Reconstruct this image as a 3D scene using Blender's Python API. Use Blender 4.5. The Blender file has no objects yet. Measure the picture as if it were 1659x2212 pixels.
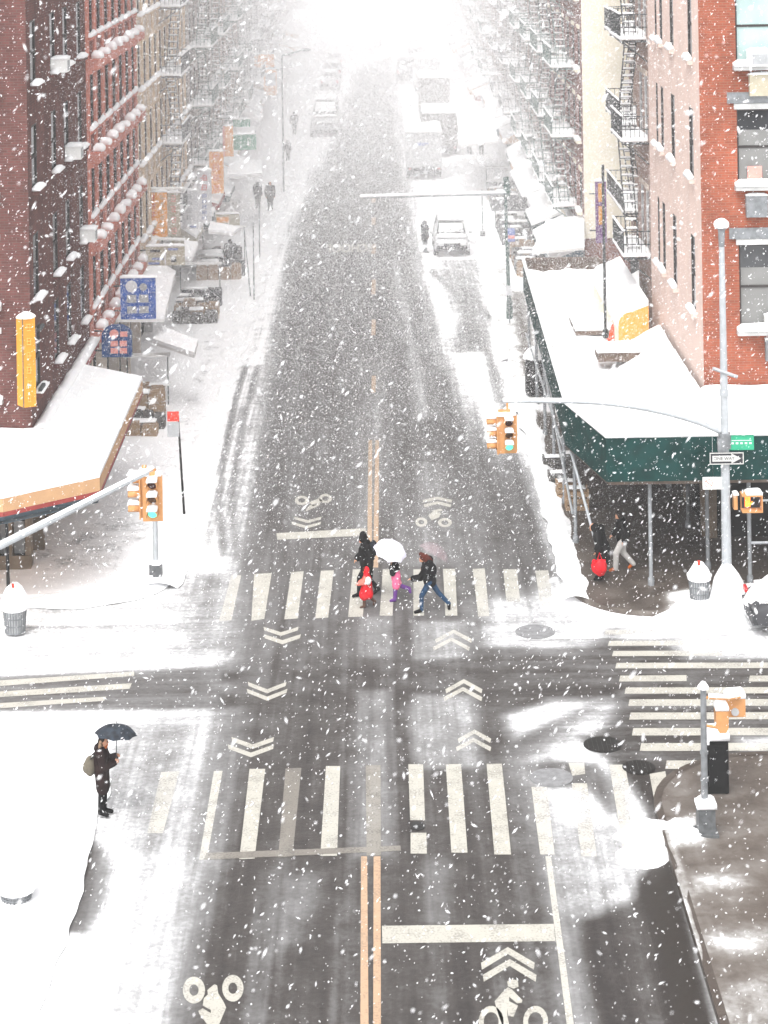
import bpy, bmesh, math, random
import numpy as np
from mathutils import Vector, Matrix, noise as mnoise
random.seed(7); RNG = np.random.default_rng(11)
R = math.radians
SC = bpy.context.scene
COL = SC.collection

# ---------------------------------------------------------------- camera, world, sun, exposure
H, FPX, VX, VY, RO = 19.5, 4510.0, 812.0, -260.0, 0.016     # eye height, focal length and vanishing point in 1659 px wide units, roll
cam = bpy.data.cameras.new("camera"); cam_o = bpy.data.objects.new("camera", cam); COL.objects.link(cam_o)
cam_o.location = (0, 0, H)
cam_o.rotation_euler = (Matrix.Rotation(R(90), 3, 'X') @ Matrix.Rotation(-RO, 3, 'Z')).to_euler()
cam.sensor_fit = 'HORIZONTAL'; cam.sensor_width = 36.0; cam.lens = FPX / 1659.0 * 36.0
cam.shift_x = (829.5 - VX) / 1659.0; cam.shift_y = -(1106.0 - VY) / 1659.0
cam.clip_start = 0.5; cam.clip_end = 900.0
cam.dof.use_dof = True; cam.dof.focus_distance = 48.0; cam.dof.aperture_fstop = 2.8
SC.camera = cam_o

SUN_EL, SUN_AZ = R(58), R(200)
w = bpy.data.worlds.new("World"); SC.world = w; w.use_nodes = True
nt = w.node_tree; nt.nodes.clear()
sky = nt.nodes.new("ShaderNodeTexSky"); sky.sky_type = 'NISHITA'; sky.sun_disc = False
sky.sun_elevation = SUN_EL; sky.sun_rotation = SUN_AZ; sky.dust_density = 4.0; sky.ozone_density = 0.6
hs = nt.nodes.new("ShaderNodeHueSaturation"); hs.inputs['Saturation'].default_value = 0.06
bg = nt.nodes.new("ShaderNodeBackground"); bg.inputs['Strength'].default_value = 0.15
wo = nt.nodes.new("ShaderNodeOutputWorld")
nt.links.new(sky.outputs[0], hs.inputs['Color']); nt.links.new(hs.outputs[0], bg.inputs[0]); nt.links.new(bg.outputs[0], wo.inputs[0])
sl = bpy.data.lights.new("sun", 'SUN'); sl.energy = 0.9; sl.angle = R(40); sl.color = (1, 0.985, 0.96)
so = bpy.data.objects.new("sun", sl); COL.objects.link(so)
so.rotation_euler = (R(90) - SUN_EL, 0, R(180) - SUN_AZ)
SC.view_settings.view_transform = 'Standard'; SC.view_settings.look = 'None'; SC.view_settings.gamma = 1.0
SC.view_settings.exposure = 1.15
SC.cycles.max_bounces = 10; SC.cycles.diffuse_bounces = 7; SC.cycles.glossy_bounces = 2; SC.cycles.volume_bounces = 2
SC.cycles.transparent_max_bounces = 8
SC.cycles.use_denoising = True

# ---------------------------------------------------------------- reading positions off the photograph
def on(xd, yd, z=0.0):
    d = (H - z) * FPX / ((yd - VY) + RO * (xd - VX))
    return Vector(((xd - VX) * d / FPX - RO * (yd - VY) * d / FPX, d, z))
def atd(xd, yd, d):
    rx, ry = (xd - VX) * d / FPX, (yd - VY) * d / FPX
    return Vector((rx - RO * ry, d, H - ry - RO * rx))

# ---------------------------------------------------------------- materials
MATS = {}
def new_mat(name):
    m = bpy.data.materials.new(name); m.use_nodes = True
    n = m.node_tree; b = n.nodes['Principled BSDF']
    MATS[name] = m
    return m, n, b
def N(n, t, **kw):
    x = n.nodes.new(t)
    for k, v in kw.items(): setattr(x, k, v)
    return x
def pos_node(n): return N(n, "ShaderNodeNewGeometry").outputs['Position']
def noise_node(n, vec, scale, detail=3, mul=None):
    if mul is not None:
        m = N(n, "ShaderNodeVectorMath", operation='MULTIPLY'); m.inputs[1].default_value = mul
        n.links.new(vec, m.inputs[0]); vec = m.outputs[0]
    t = N(n, "ShaderNodeTexNoise"); t.inputs['Scale'].default_value = scale; t.inputs['Detail'].default_value = detail
    n.links.new(vec, t.inputs['Vector'])
    return t.outputs['Fac']
def mathn(n, op, a, b=None, clamp=False):
    m = N(n, "ShaderNodeMath", operation=op); m.use_clamp = clamp
    for i, v in enumerate((a, b)):
        if v is None: continue
        if isinstance(v, (int, float)): m.inputs[i].default_value = v
        else: n.links.new(v, m.inputs[i])
    return m.outputs[0]
def ramp(n, fac, stops):
    r = N(n, "ShaderNodeValToRGB"); e = r.color_ramp.elements
    while len(e) < len(stops): e.new(0.5)
    for i, (p, c) in enumerate(stops):
        e[i].position = p; e[i].color = (c[0], c[1], c[2], 1) if not isinstance(c, (int, float)) else (c, c, c, 1)
    n.links.new(fac, r.inputs[0])
    return r.outputs[0]
def bump(n, b, h, strength, dist=0.05):
    k = N(n, "ShaderNodeBump"); k.inputs['Strength'].default_value = strength; k.inputs['Distance'].default_value = dist
    n.links.new(h, k.inputs['Height']); n.links.new(k.outputs[0], b.inputs['Normal'])
def mat(name, c, rough=0.7, var=0.25, scale=6.0, metal=0.0, emit=None, bmp=0.0, spec=0.2):
    m, n, b = new_mat(name)
    if var > 0:
        t = noise_node(n, pos_node(n), scale, 4)
        lo = [x * (1 - var) for x in c]; hi = [min(1, x * (1 + var)) for x in c]
        n.links.new(ramp(n, t, [(0.3, lo), (0.7, hi)]), b.inputs['Base Color'])
        if bmp: bump(n, b, t, bmp)
    else: b.inputs['Base Color'].default_value = (*c, 1)
    b.inputs['Roughness'].default_value = rough; b.inputs['Metallic'].default_value = metal
    b.inputs['Specular IOR Level'].default_value = spec
    if emit: b.inputs['Emission Color'].default_value = (*emit[0], 1); b.inputs['Emission Strength'].default_value = emit[1]
    return m
def brick_mat(name, c1, c2, mortar, flip=False, sc=1.0):
    m, n, b = new_mat(name)
    p = N(n, "ShaderNodeSeparateXYZ"); n.links.new(pos_node(n), p.inputs[0])
    u = mathn(n, 'ADD', p.outputs[0], p.outputs[1])
    cx = N(n, "ShaderNodeCombineXYZ"); n.links.new(u, cx.inputs[0]); n.links.new(p.outputs[2], cx.inputs[1])
    k = N(n, "ShaderNodeTexBrick"); n.links.new(cx.outputs[0], k.inputs['Vector'])
    k.inputs['Scale'].default_value = 1.0; k.inputs['Brick Width'].default_value = 0.22 * sc; k.inputs['Row Height'].default_value = 0.075 * sc
    k.inputs['Mortar Size'].default_value = 0.010 * sc; k.inputs['Color1'].default_value = (*c1, 1); k.inputs['Color2'].default_value = (*c2, 1)
    k.inputs['Mortar'].default_value = (*mortar, 1)
    t = noise_node(n, pos_node(n), 0.9, 6, (1, 1, 0.45)); t2 = noise_node(n, pos_node(n), 5.0, 4)
    mx = N(n, "ShaderNodeMix", data_type='RGBA', blend_type='MULTIPLY'); mx.inputs[0].default_value = 1.0
    n.links.new(k.outputs['Color'], mx.inputs[6])
    n.links.new(ramp(n, mathn(n, 'ADD', mathn(n, 'MULTIPLY', t, 0.65), mathn(n, 'MULTIPLY', t2, 0.35)), [(0.3, 0.6), (0.7, 1.3)]), mx.inputs[7])
    n.links.new(mx.outputs[2], b.inputs['Base Color']); b.inputs['Roughness'].default_value = 0.9; b.inputs['Specular IOR Level'].default_value = 0.2
    bump(n, b, k.outputs['Fac'], -0.3, 0.01)
    return m
def snow_mat():
    m, n, b = new_mat("snow")
    p = pos_node(n); t = noise_node(n, p, 2.2, 6); t2 = noise_node(n, p, 14, 4)
    n.links.new(ramp(n, t, [(0.25, (0.84, 0.85, 0.87)), (0.7, (0.93, 0.93, 0.93))]), b.inputs['Base Color'])
    b.inputs['Roughness'].default_value = 0.95; b.inputs['Specular IOR Level'].default_value = 0.1
    bump(n, b, mathn(n, 'ADD', t, mathn(n, 'MULTIPLY', t2, 0.4)), 0.35, 0.12)
    return m
def ground_mat(name, stops, amp=(0.62, 0.4), wet=(0.02, 0.016, 0.013), streak=1.0, wear=None):
    """wet asphalt, concrete or paint under a broken cover of snow; the cover is the mesh attribute 'snow'"""
    m, n, b = new_mat(name)
    p = pos_node(n); at = N(n, "ShaderNodeAttribute", attribute_name="snow"); wt = N(n, "ShaderNodeAttribute", attribute_name="wet"); cr = N(n, "ShaderNodeAttribute", attribute_name="cross")
    def mixv(a, c):
        x = N(n, "ShaderNodeMix", data_type='FLOAT'); n.links.new(cr.outputs['Fac'], x.inputs[0]); n.links.new(a, x.inputs[2]); n.links.new(c, x.inputs[3]); return x.outputs[0]
    n1 = mixv(noise_node(n, p, 1.0, 5, (1.9, 0.09, 1)), noise_node(n, p, 1.0, 5, (0.10, 2.2, 1)))
    n1b = mixv(noise_node(n, p, 1.0, 3, (8.0, 0.12, 1)), noise_node(n, p, 1.0, 3, (0.14, 8.0, 1)))
    n2 = noise_node(n, p, 1.6, 8); n4 = noise_node(n, p, 9, 5); n3 = noise_node(n, p, 55, 3)
    s = at.outputs['Fac']
    for t, a in ((n1, amp[0] * streak), (n1b, 0.32 * streak), (n2, amp[1]), (n4, 0.36), (n3, 0.22)):
        s = mathn(n, 'ADD', s, mathn(n, 'MULTIPLY', mathn(n, 'SUBTRACT', t, 0.5), a))
    s = mathn(n, 'ADD', s, 0.0, True)
    col = ramp(n, s, stops)
    if wear:
        k = noise_node(n, p, 22, 6); k2 = noise_node(n, p, 2.3, 4)
        f = ramp(n, mathn(n, 'ADD', mathn(n, 'MULTIPLY', k, 0.6), mathn(n, 'MULTIPLY', k2, 0.4)), [(0.40, 1.0), (0.50, 0.0)])
        mw = N(n, "ShaderNodeMix", data_type='RGBA'); n.links.new(mathn(n, 'MULTIPLY', f, wear), mw.inputs[0]); n.links.new(col, mw.inputs[6]); mw.inputs[7].default_value = (0.085, 0.078, 0.072, 1); col = mw.outputs[2]
    mx = N(n, "ShaderNodeMix", data_type='RGBA'); n.links.new(col, mx.inputs[6]); mx.inputs[7].default_value = (*wet, 1)
    wf = mathn(n, 'MULTIPLY', wt.outputs['Fac'], mathn(n, 'SUBTRACT', 1.0, mathn(n, 'MULTIPLY', s, 1.5), True), True)
    n.links.new(wf, mx.inputs[0])
    n.links.new(mx.outputs[2], b.inputs['Base Color'])
    rg = ramp(n, s, [(0.0, 0.42), (0.35, 0.6), (0.7, 0.95)])
    n.links.new(rg, b.inputs['Roughness']); b.inputs['Specular IOR Level'].default_value = 0.2
    bump(n, b, mathn(n, 'ADD', mathn(n, 'MULTIPLY', s, 1.0), mathn(n, 'MULTIPLY', n2, 0.5)), 0.4, 0.08)
    return m
SNOW = snow_mat()
WHITE_ = (0.91, 0.91, 0.92)
ROAD = ground_mat("wet_asphalt", [(0.0, (0.024, 0.020, 0.019)), (0.18, (0.050, 0.044, 0.041)), (0.42, (0.125, 0.121, 0.120)), (0.62, (0.21, 0.208, 0.208)), (0.80, (0.38, 0.38, 0.385)), (0.98, WHITE_)])
PAINT = ground_mat("white_road_paint", [(0.0, (0.40, 0.385, 0.34)), (0.3, (0.44, 0.425, 0.385)), (0.6, (0.43, 0.42, 0.40)), (0.8, (0.48, 0.48, 0.47)), (0.98, WHITE_)], wear=0.45)
WORN = ground_mat("worn_road_paint", [(0.0, (0.17, 0.155, 0.135)), (0.3, (0.24, 0.225, 0.20)), (0.6, (0.30, 0.29, 0.275)), (0.8, (0.42, 0.42, 0.41)), (0.98, WHITE_)], wear=0.6)
YELLOW = ground_mat("yellow_road_paint", [(0.0, (0.42, 0.28, 0.18)), (0.3, (0.41, 0.30, 0.21)), (0.6, (0.36, 0.30, 0.245)), (0.8, (0.44, 0.42, 0.39)), (0.98, WHITE_)], wear=0.4)
WALK = ground_mat("wet_concrete", [(0.0, (0.058, 0.045, 0.037)), (0.25, (0.098, 0.081, 0.069)), (0.5, (0.16, 0.143, 0.13)), (0.74, (0.33, 0.32, 0.31)), (0.98, WHITE_)], amp=(0.3, 0.9), streak=0.4)
SNOWALK = ground_mat("trodden_snow", [(0.0, (0.07, 0.065, 0.062)), (0.3, (0.14, 0.135, 0.132)), (0.6, (0.28, 0.278, 0.278)), (0.8, (0.45, 0.45, 0.455)), (0.98, WHITE_)], amp=(0.3, 0.7), streak=0.5)
KERB = mat("kerb_stone", (0.13, 0.12, 0.11), 0.6, 0.3, 3)
BR_DARK = brick_mat("dark_red_brick", (0.13, 0.045, 0.040), (0.085, 0.030, 0.028), (0.11, 0.07, 0.06))
BR_RED = brick_mat("red_brick", (0.26, 0.085, 0.065), (0.19, 0.062, 0.05), (0.22, 0.14, 0.12))
BR_ORANGE = brick_mat("orange_brick", (0.33, 0.080, 0.040), (0.235, 0.056, 0.029), (0.26, 0.13, 0.09))
BR_GREY = brick_mat("grey_brick", (0.40, 0.35, 0.33), (0.32, 0.27, 0.255), (0.42, 0.39, 0.37))  # grey brick, lightened in its colour to imitate haze along the row
BR_BROWN = brick_mat("brown_brick", (0.36, 0.24, 0.20), (0.29, 0.185, 0.15), (0.34, 0.28, 0.25))  # brown brick, paled so the haze over the row is partly in its colour
SALMON = mat("salmon_stone", (0.50, 0.19, 0.145), 0.85, 0.2, 3)
PINK = mat("pink_stucco", (0.66, 0.515, 0.455), 0.9, 0.07, 1.5, spec=0.2)
CREAM = mat("cream_stucco", (0.80, 0.75, 0.62), 0.9, 0.05, 1.2, spec=0.2)
BEIGE = mat("beige_stone", (0.56, 0.48, 0.41), 0.9, 0.15, 2)  # beige, paled further to put some haze into the colour
TAN = mat("tan_stone", (0.60, 0.47, 0.34), 0.9, 0.12, 2)
GREYST = mat("grey_stone", (0.46, 0.46, 0.455), 0.9, 0.2, 2)  # grey stone, its colour raised to add haze to the far walls
DARK = mat("dark_interior", (0.004, 0.0032, 0.003), 0.9, 0.3, 2, spec=0.1)  # near-black sheets put the shade of shop interiors into their colour
BLACK = mat("black_paint", (0.005, 0.005, 0.0055), 0.5, 0.2, 8)
IRON = mat("dark_iron", (0.045, 0.05, 0.052), 0.6, 0.3, 6)
GREENIRON = mat("green_iron", (0.05, 0.095, 0.085), 0.6, 0.3, 6)
PALEIRON = mat("hazed_iron", (0.17, 0.175, 0.18), 0.7, 0.35, 6)  # paler copy of the iron: haze painted into distant fire escapes
PALEGREEN = mat("hazed_green_iron", (0.15, 0.20, 0.19), 0.7, 0.35, 6)  # green iron paled the same way, haze put into its colour
GALV = mat("galvanised_steel", (0.40, 0.42, 0.44), 0.5, 0.12, 5, metal=0.2)
GREYM = mat("grey_metal", (0.20, 0.21, 0.22), 0.55, 0.25, 6, metal=0.2)
DGREYM = mat("dark_grey_metal", (0.11, 0.115, 0.12), 0.55, 0.3, 8, metal=0.2)
FRAMEM = mat("window_frame_paint", (0.04, 0.035, 0.034), 0.6, 0.2, 4)
FRAMEW = mat("white_window_frame", (0.5, 0.5, 0.5), 0.6, 0.1, 4)
GLASS = mat("dark_window_glass", (0.022, 0.024, 0.028), 0.12, 0.5, 0.7, spec=0.6)
BLIND = mat("window_blind", (0.20, 0.20, 0.195), 0.7, 0.12, 1.5)
BLINDT = mat("teal_window_blind", (0.36, 0.47, 0.46), 0.7, 0.12, 1.5)
WOODM = mat("plywood", (0.13, 0.095, 0.075), 0.85, 0.3, 3)
POSTB = mat("brown_post", (0.16, 0.12, 0.085), 0.8, 0.3, 3)
GREENP = mat("green_panel_paint", (0.003, 0.036, 0.033), 0.6, 0.35, 2.5, spec=0.04)
ORANGE = mat("signal_yellow", (0.50, 0.25, 0.10), 0.55, 0.08, 8)
LENSOFF = mat("unlit_lens", (0.05, 0.012, 0.008), 0.3, 0)
LENSAMB = mat("unlit_amber_lens", (0.08, 0.03, 0.005), 0.3, 0)
LENSG = mat("lit_green_lens", (0.1, 0.8, 0.5), 0.3, 0, emit=((0.18, 1.0, 0.62), 0.42))
LENSR = mat("lit_hand_lens", (0.9, 0.2, 0.05), 0.3, 0, emit=((1.0, 0.26, 0.03), 1.3))
WARM = mat("warm_bulb", (1, 0.6, 0.3), 0.3, 0, emit=((1.0, 0.5, 0.2), 0.7))
SIGNY = mat("yellow_sign_face", (0.60, 0.27, 0.03), 0.5, 0.06, 5)
SIGNO = mat("orange_sign_face", (0.80, 0.35, 0.08), 0.5, 0.08, 5)
SIGNW = mat("white_sign_face", (0.62, 0.62, 0.64), 0.5, 0.05, 5)
SIGNB = mat("blue_sign_face", (0.035, 0.10, 0.38), 0.5, 0.3, 4)
SIGNDB = mat("deep_blue_sign_face", (0.012, 0.05, 0.17), 0.5, 0.35, 4)
SIGNG = mat("green_street_sign", (0.03, 0.36, 0.20), 0.4, 0.08, 6)
SIGNGR = mat("green_shop_sign", (0.06, 0.26, 0.17), 0.5, 0.12, 6)
SIGNK = mat("beige_sign_face", (0.42, 0.38, 0.29), 0.6, 0.1, 4)
PURPLE = mat("purple_sign_face", (0.16, 0.06, 0.20), 0.6, 0.2, 4)
REDP = mat("red_print", (0.62, 0.05, 0.03), 0.5, 0.15, 6)
PINKP = mat("pink_print", (0.72, 0.30, 0.26), 0.5, 0.12, 6)
GREYP = mat("grey_print", (0.36, 0.37, 0.38), 0.6, 0.12, 6)
BLUEP = mat("blue_print", (0.22, 0.27, 0.5), 0.6, 0.12, 6)
WHITEP = mat("white_print", (0.78, 0.78, 0.76), 0.5, 0.05, 6)
DARKP = mat("dark_print", (0.03, 0.03, 0.035), 0.5, 0.2, 6)
ORFASC = mat("awning_orange_fascia", (0.50, 0.30, 0.16), 0.6, 0.08, 3)
REDFASC = mat("awning_red_trim", (0.28, 0.045, 0.04), 0.6, 0.15, 3)
BLUEFASC = mat("awning_blue_trim", (0.13, 0.19, 0.24), 0.6, 0.15, 3)
TARP = mat("white_tarp", (0.72, 0.71, 0.70), 0.6, 0.05, 3)
CARW = mat("white_car_paint", (0.62, 0.63, 0.64), 0.35, 0.04, 4)
CARG = mat("grey_car_paint", (0.12, 0.125, 0.14), 0.35, 0.1, 4)
CARD = mat("dark_car_paint", (0.05, 0.05, 0.055), 0.35, 0.1, 4)
TRUCKW = mat("white_truck_panel", (0.50, 0.505, 0.51), 0.5, 0.04, 3)
TRUCKG = mat("grey_truck_panel", (0.16, 0.155, 0.145), 0.6, 0.1, 3)
RUBBER = mat("rubber", (0.02, 0.02, 0.021), 0.8, 0.3, 8)
PLASTIC = mat("dark_bumper_plastic", (0.045, 0.046, 0.05), 0.6, 0.25, 8)
HEADL = mat("headlight_glass", (0.5, 0.5, 0.5), 0.15, 0.1, 8)
LAMPON = mat("lit_headlight", (1, 1, 0.95), 0.3, 0, emit=((1, 0.97, 0.9), 1.1))
TAILR = mat("red_tail_light", (0.45, 0.02, 0.02), 0.3, 0.1, 8)
SKIN = mat("skin", (0.52, 0.27, 0.17), 0.6, 0.06, 10)
HAIRD = mat("dark_hair", (0.02, 0.014, 0.011), 0.7, 0.3, 30, spec=0.04)
HAIRR = mat("reddish_knit", (0.075, 0.018, 0.012), 0.9, 0.3, 20, spec=0.04)
COATB = mat("black_cloth", (0.006, 0.0055, 0.006), 0.9, 0.5, 8, spec=0.04)
COATBR = mat("brown_black_coat", (0.016, 0.008, 0.0075), 0.85, 0.5, 6, spec=0.04)
COATN = mat("dark_navy_cloth", (0.015, 0.017, 0.023), 0.9, 0.3, 8, spec=0.04)
FUR = mat("tan_fur", (0.30, 0.20, 0.13), 0.95, 0.4, 30, spec=0.04)
SCARF = mat("rust_scarf", (0.42, 0.10, 0.02), 0.9, 0.3, 20, spec=0.04)
JEANS = mat("blue_denim", (0.018, 0.048, 0.10), 0.9, 0.3, 12, spec=0.04)
REDC = mat("red_cloth", (0.62, 0.012, 0.02), 0.8, 0.2, 8, spec=0.04)
CORAL = mat("coral_cloth", (0.72, 0.17, 0.13), 0.8, 0.15, 8, spec=0.04)
PINKC = mat("pink_cloth", (0.80, 0.16, 0.30), 0.8, 0.15, 8, spec=0.04)
PURC = mat("purple_cloth", (0.13, 0.045, 0.22), 0.85, 0.25, 8, spec=0.04)
BROWNC = mat("brown_leather", (0.09, 0.05, 0.035), 0.7, 0.3, 10)
PALEC = mat("pale_cloth", (0.50, 0.48, 0.46), 0.85, 0.1, 8, spec=0.04)
BAGG = mat("olive_grey_bag", (0.11, 0.095, 0.07), 0.85, 0.2, 10)
UMBW = mat("lavender_white_nylon", (0.80, 0.78, 0.90), 0.6, 0.03, 6)
UMBD = mat("slate_blue_nylon", (0.018, 0.024, 0.034), 0.7, 0.6, 9)
UMBP, _n, _b = new_mat("clear_pink_plastic")
_b.inputs['Base Color'].default_value = (0.62, 0.42, 0.46, 1); _b.inputs['Roughness'].default_value = 0.3; _b.inputs['Alpha'].default_value = 0.14
CONE = mat("orange_cone_plastic", (0.75, 0.07, 0.02), 0.5, 0.08, 8)
KRAFT = mat("cardboard", (0.30, 0.2, 0.12), 0.85, 0.2, 6)
PRODUCE = mat("dark_crate_plastic", (0.085, 0.08, 0.075), 0.8, 0.5, 7)

# ---------------------------------------------------------------- mesh building
class MB:
    def __init__(s): s.v = []; s.f = []; s.smooth = []; s.mi = []; s.cur = 0
    def add(s, vs, fs, smooth=False):
        o = len(s.v); s.v += [tuple(v) for v in vs]
        s.f += [tuple(i + o for i in f) for f in fs]; s.smooth += [smooth] * len(fs); s.mi += [s.cur] * len(fs); return s
    def box(s, c, d, rz=0.0, M=None):
        x, y, z = (k / 2 for k in d)
        vs = [Vector((a * x, b * y, e * z)) for a in (-1, 1) for b in (-1, 1) for e in (-1, 1)]
        Q = Matrix.Rotation(rz, 3, 'Z') if M is None else M
        vs = [Q @ v + Vector(c) for v in vs]
        return s.add(vs, [(0, 1, 3, 2), (4, 6, 7, 5), (0, 4, 5, 1), (2, 3, 7, 6), (0, 2, 6, 4), (1, 5, 7, 3)])
    def bbox(s, a, b):
        a = Vector(a); b = Vector(b); lo = [min(a[i], b[i]) for i in range(3)]; hi = [max(a[i], b[i]) for i in range(3)]
        return s.box([(lo[i] + hi[i]) / 2 for i in range(3)], [hi[i] - lo[i] for i in range(3)])
    def tube(s, pts, r, n=8, cap=True, smooth=True):
        pts = [Vector(p) for p in pts]; rs = r if isinstance(r, (list, tuple)) else [r] * len(pts)
        rings = []; up = None
        for i, p in enumerate(pts):
            t = (pts[min(i + 1, len(pts) - 1)] - pts[max(i - 1, 0)]).normalized()
            if up is None: up = Vector((0, 0, 1)) if abs(t.z) < 0.9 else Vector((1, 0, 0))
            a = t.cross(up).normalized(); b = a.cross(t).normalized(); up = b
            rings.append([p + (a * math.cos(2 * math.pi * k / n) + b * math.sin(2 * math.pi * k / n)) * rs[i] for k in range(n)])
        vs = [v for q in rings for v in q]; fs = []
        for i in range(len(pts) - 1):
            for k in range(n): fs.append((i * n + k, i * n + (k + 1) % n, (i + 1) * n + (k + 1) % n, (i + 1) * n + k))
        s.add(vs, fs, smooth)
        if cap: s.add(rings[0], [tuple(range(n))[::-1]]); s.add(rings[-1], [tuple(range(n))])
        return s
    def sphere(s, c, r, nu=10, nv=7, sc=(1, 1, 1), smooth=True, jit=0.0):
        c = Vector(c); vs = []; fs = []
        for j in range(nv + 1):
            th = math.pi * j / nv
            for k in range(nu):
                ph = 2 * math.pi * k / nu
                d = Vector((math.sin(th) * math.cos(ph), math.sin(th) * math.sin(ph), math.cos(th)))
                q = r * (1 + jit * mnoise.noise(d * 1.7 + c * 3))
                vs.append(c + Vector((d.x * sc[0], d.y * sc[1], d.z * sc[2])) * q)
        for j in range(nv):
            for k in range(nu): fs.append((j * nu + k, (j + 1) * nu + k, (j + 1) * nu + (k + 1) % nu, j * nu + (k + 1) % nu))
        return s.add(vs, fs, smooth)
    def mound(s, c, rx, ry, h, nu=14, nv=6, seed=0.0, rz=0.0):
        """a low heap lying on a surface"""
        c = Vector(c); vs = [c + Vector((0, 0, h))]; fs = []
        for j in range(1, nv + 1):
            t = j / nv
            for k in range(nu):
                ph = 2 * math.pi * k / nu
                q = 1 + 0.22 * mnoise.noise(Vector((math.cos(ph) * 1.3 + seed, math.sin(ph) * 1.3 + c.x, t + c.y)))
                zz = h * math.cos(t * math.pi / 2) ** 0.8 * (1 + 0.2 * mnoise.noise(Vector((k * 0.7, j * 0.9, seed + c.x))))
                x, y = rx * t * q * math.cos(ph), ry * t * q * math.sin(ph)
                vs.append(c + Vector((x * math.cos(rz) - y * math.sin(rz), x * math.sin(rz) + y * math.cos(rz), zz if j < nv else -0.01)))
        for k in range(nu): fs.append((0, 1 + k, 1 + (k + 1) % nu))
        for j in range(nv - 1):
            for k in range(nu):
                a = 1 + j * nu
                fs.append((a + k, a + nu + k, a + nu + (k + 1) % nu, a + (k + 1) % nu))
        return s.add(vs, fs, True)
    def berm(s, pts, wd, h, seed=0.0, step=0.22):
        """a continuous low ridge of pushed-up snow along a line on the ground"""
        line_ = []
        for a, b in zip(pts[:-1], pts[1:]):
            a, b = Vector(a), Vector(b); n = max(1, int((b - a).length / step)); line_ += [a.lerp(b, k / n) for k in range(n)]
        line_.append(Vector(pts[-1])); m = 7; vs = []; fs = []
        for i, p in enumerate(line_):
            t = (line_[min(i + 1, len(line_) - 1)] - line_[max(i - 1, 0)]).normalized(); nn = Vector((t.y, -t.x, 0))
            q = 0.75 + 0.7 * mnoise.noise(Vector((p.x * .5 + seed, p.y * .45, seed))) + 0.35 * mnoise.noise(Vector((p.x * 1.6, p.y * 1.7, seed + 4)))
            sh = 0.25 * wd * mnoise.noise(Vector((p.y * .6, seed, 2)))
            for k in range(m):
                u = -1 + 2 * k / (m - 1); e = 1 + 0.3 * mnoise.noise(Vector((p.x, p.y * 1.3, k + seed)))
                vs.append(p + nn * (u * wd * .5 * e + sh) + Vector((0, 0, max(-.02, h * max(q, .1) * (1 - u * u) - .01))))
        for i in range(len(line_) - 1):
            for k in range(m - 1): fs.append((i * m + k, i * m + k + 1, (i + 1) * m + k + 1, (i + 1) * m + k))
        return s.add(vs, fs, True)
    def prism(s, poly, n0, n1, f=None):
        """poly in a plane (a, b), extruded from n0 to n1; f(a, b, n) -> 3D"""
        f = f or (lambda a, b, n: (a, b, n)); k = len(poly)
        vs = [f(a, b, n0) for a, b in poly] + [f(a, b, n1) for a, b in poly]
        return s.add(vs, [tuple(range(k))[::-1], tuple(range(k, 2 * k))] + [(i, (i + 1) % k, k + (i + 1) % k, k + i) for i in range(k)])
    def slab(s, x0, x1, y0, y1, z, t, amp=0.03, step=0.25, seed=0.0):
        """a soft layer of lying snow with rounded, uneven edges"""
        nx = max(2, min(60, int((x1 - x0) / step) + 2)); ny = max(2, min(120, int((y1 - y0) / step) + 2)); vs = []; fs = []
        for i in range(nx + 1):
            for j in range(ny + 1):
                a, b = i / nx, j / ny
                x, y = x0 + a * (x1 - x0), y0 + b * (y1 - y0)
                e = min(a, 1 - a) * nx < 0.5 or min(b, 1 - b) * ny < 0.5
                q = mnoise.noise(Vector((x * 1.3 + seed, y * 1.3, seed)))
                vs.append((x, y, z + (t * 0.55 if e else t) * (1 + 0.25 * q) + amp * q))
        m = ny + 1
        for i in range(nx):
            for j in range(ny): fs.append((i * m + j, (i + 1) * m + j, (i + 1) * m + j + 1, i * m + j + 1))
        o = len(vs); rim = [(i, 0) for i in range(nx)] + [(nx, j) for j in range(ny)] + [(i, ny) for i in range(nx, 0, -1)] + [(0, j) for j in range(ny, 0, -1)]
        for i, j in rim: vs.append((vs[i * m + j][0], vs[i * m + j][1], z))
        for k in range(len(rim)):
            a = rim[k]; b = rim[(k + 1) % len(rim)]
            fs.append((a[0] * m + a[1], o + k, o + (k + 1) % len(rim), b[0] * m + b[1]))
        fs.append(tuple(range(o, o + len(rim)))[::-1])
        return s.add(vs, fs, True)
    def xf(s, M):
        s.v = [tuple(M @ Vector(v)) for v in s.v]; return s
    def merge(s, o):
        k = len(s.v); s.v += o.v; s.f += [tuple(i + k for i in f) for f in o.f]; s.smooth += o.smooth; s.mi += o.mi; return s
    def mesh(s, name, off=(0, 0, 0), fix=True):
        me = bpy.data.meshes.new(name); ox, oy, oz = off
        me.from_pydata([(x - ox, y - oy, z - oz) for x, y, z in s.v], [], s.f)
        me.polygons.foreach_set('use_smooth', s.smooth)
        if any(s.mi): me.polygons.foreach_set('material_index', s.mi)
        me.update()
        if fix:
            b = bmesh.new(); b.from_mesh(me); bmesh.ops.recalc_face_normals(b, faces=b.faces); b.to_mesh(me); b.free()
        return me
def link(name, me, m=None, parent=None, loc=(0, 0, 0), rz=0.0):
    o = bpy.data.objects.new(name, me); COL.objects.link(o); o.location = loc; o.rotation_euler = (0, 0, rz)
    if m is not None and me is not None and not me.materials:
        for k in (m if isinstance(m, (list, tuple)) else [m]): me.materials.append(k)
    if parent is not None: o.parent = parent
    return o
def tag(o, label=None, cat=None, group=None, kind=None):
    if label: o['label'] = label
    if cat: o['category'] = cat
    if group: o['group'] = group
    if kind: o['kind'] = kind
    return o
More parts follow.
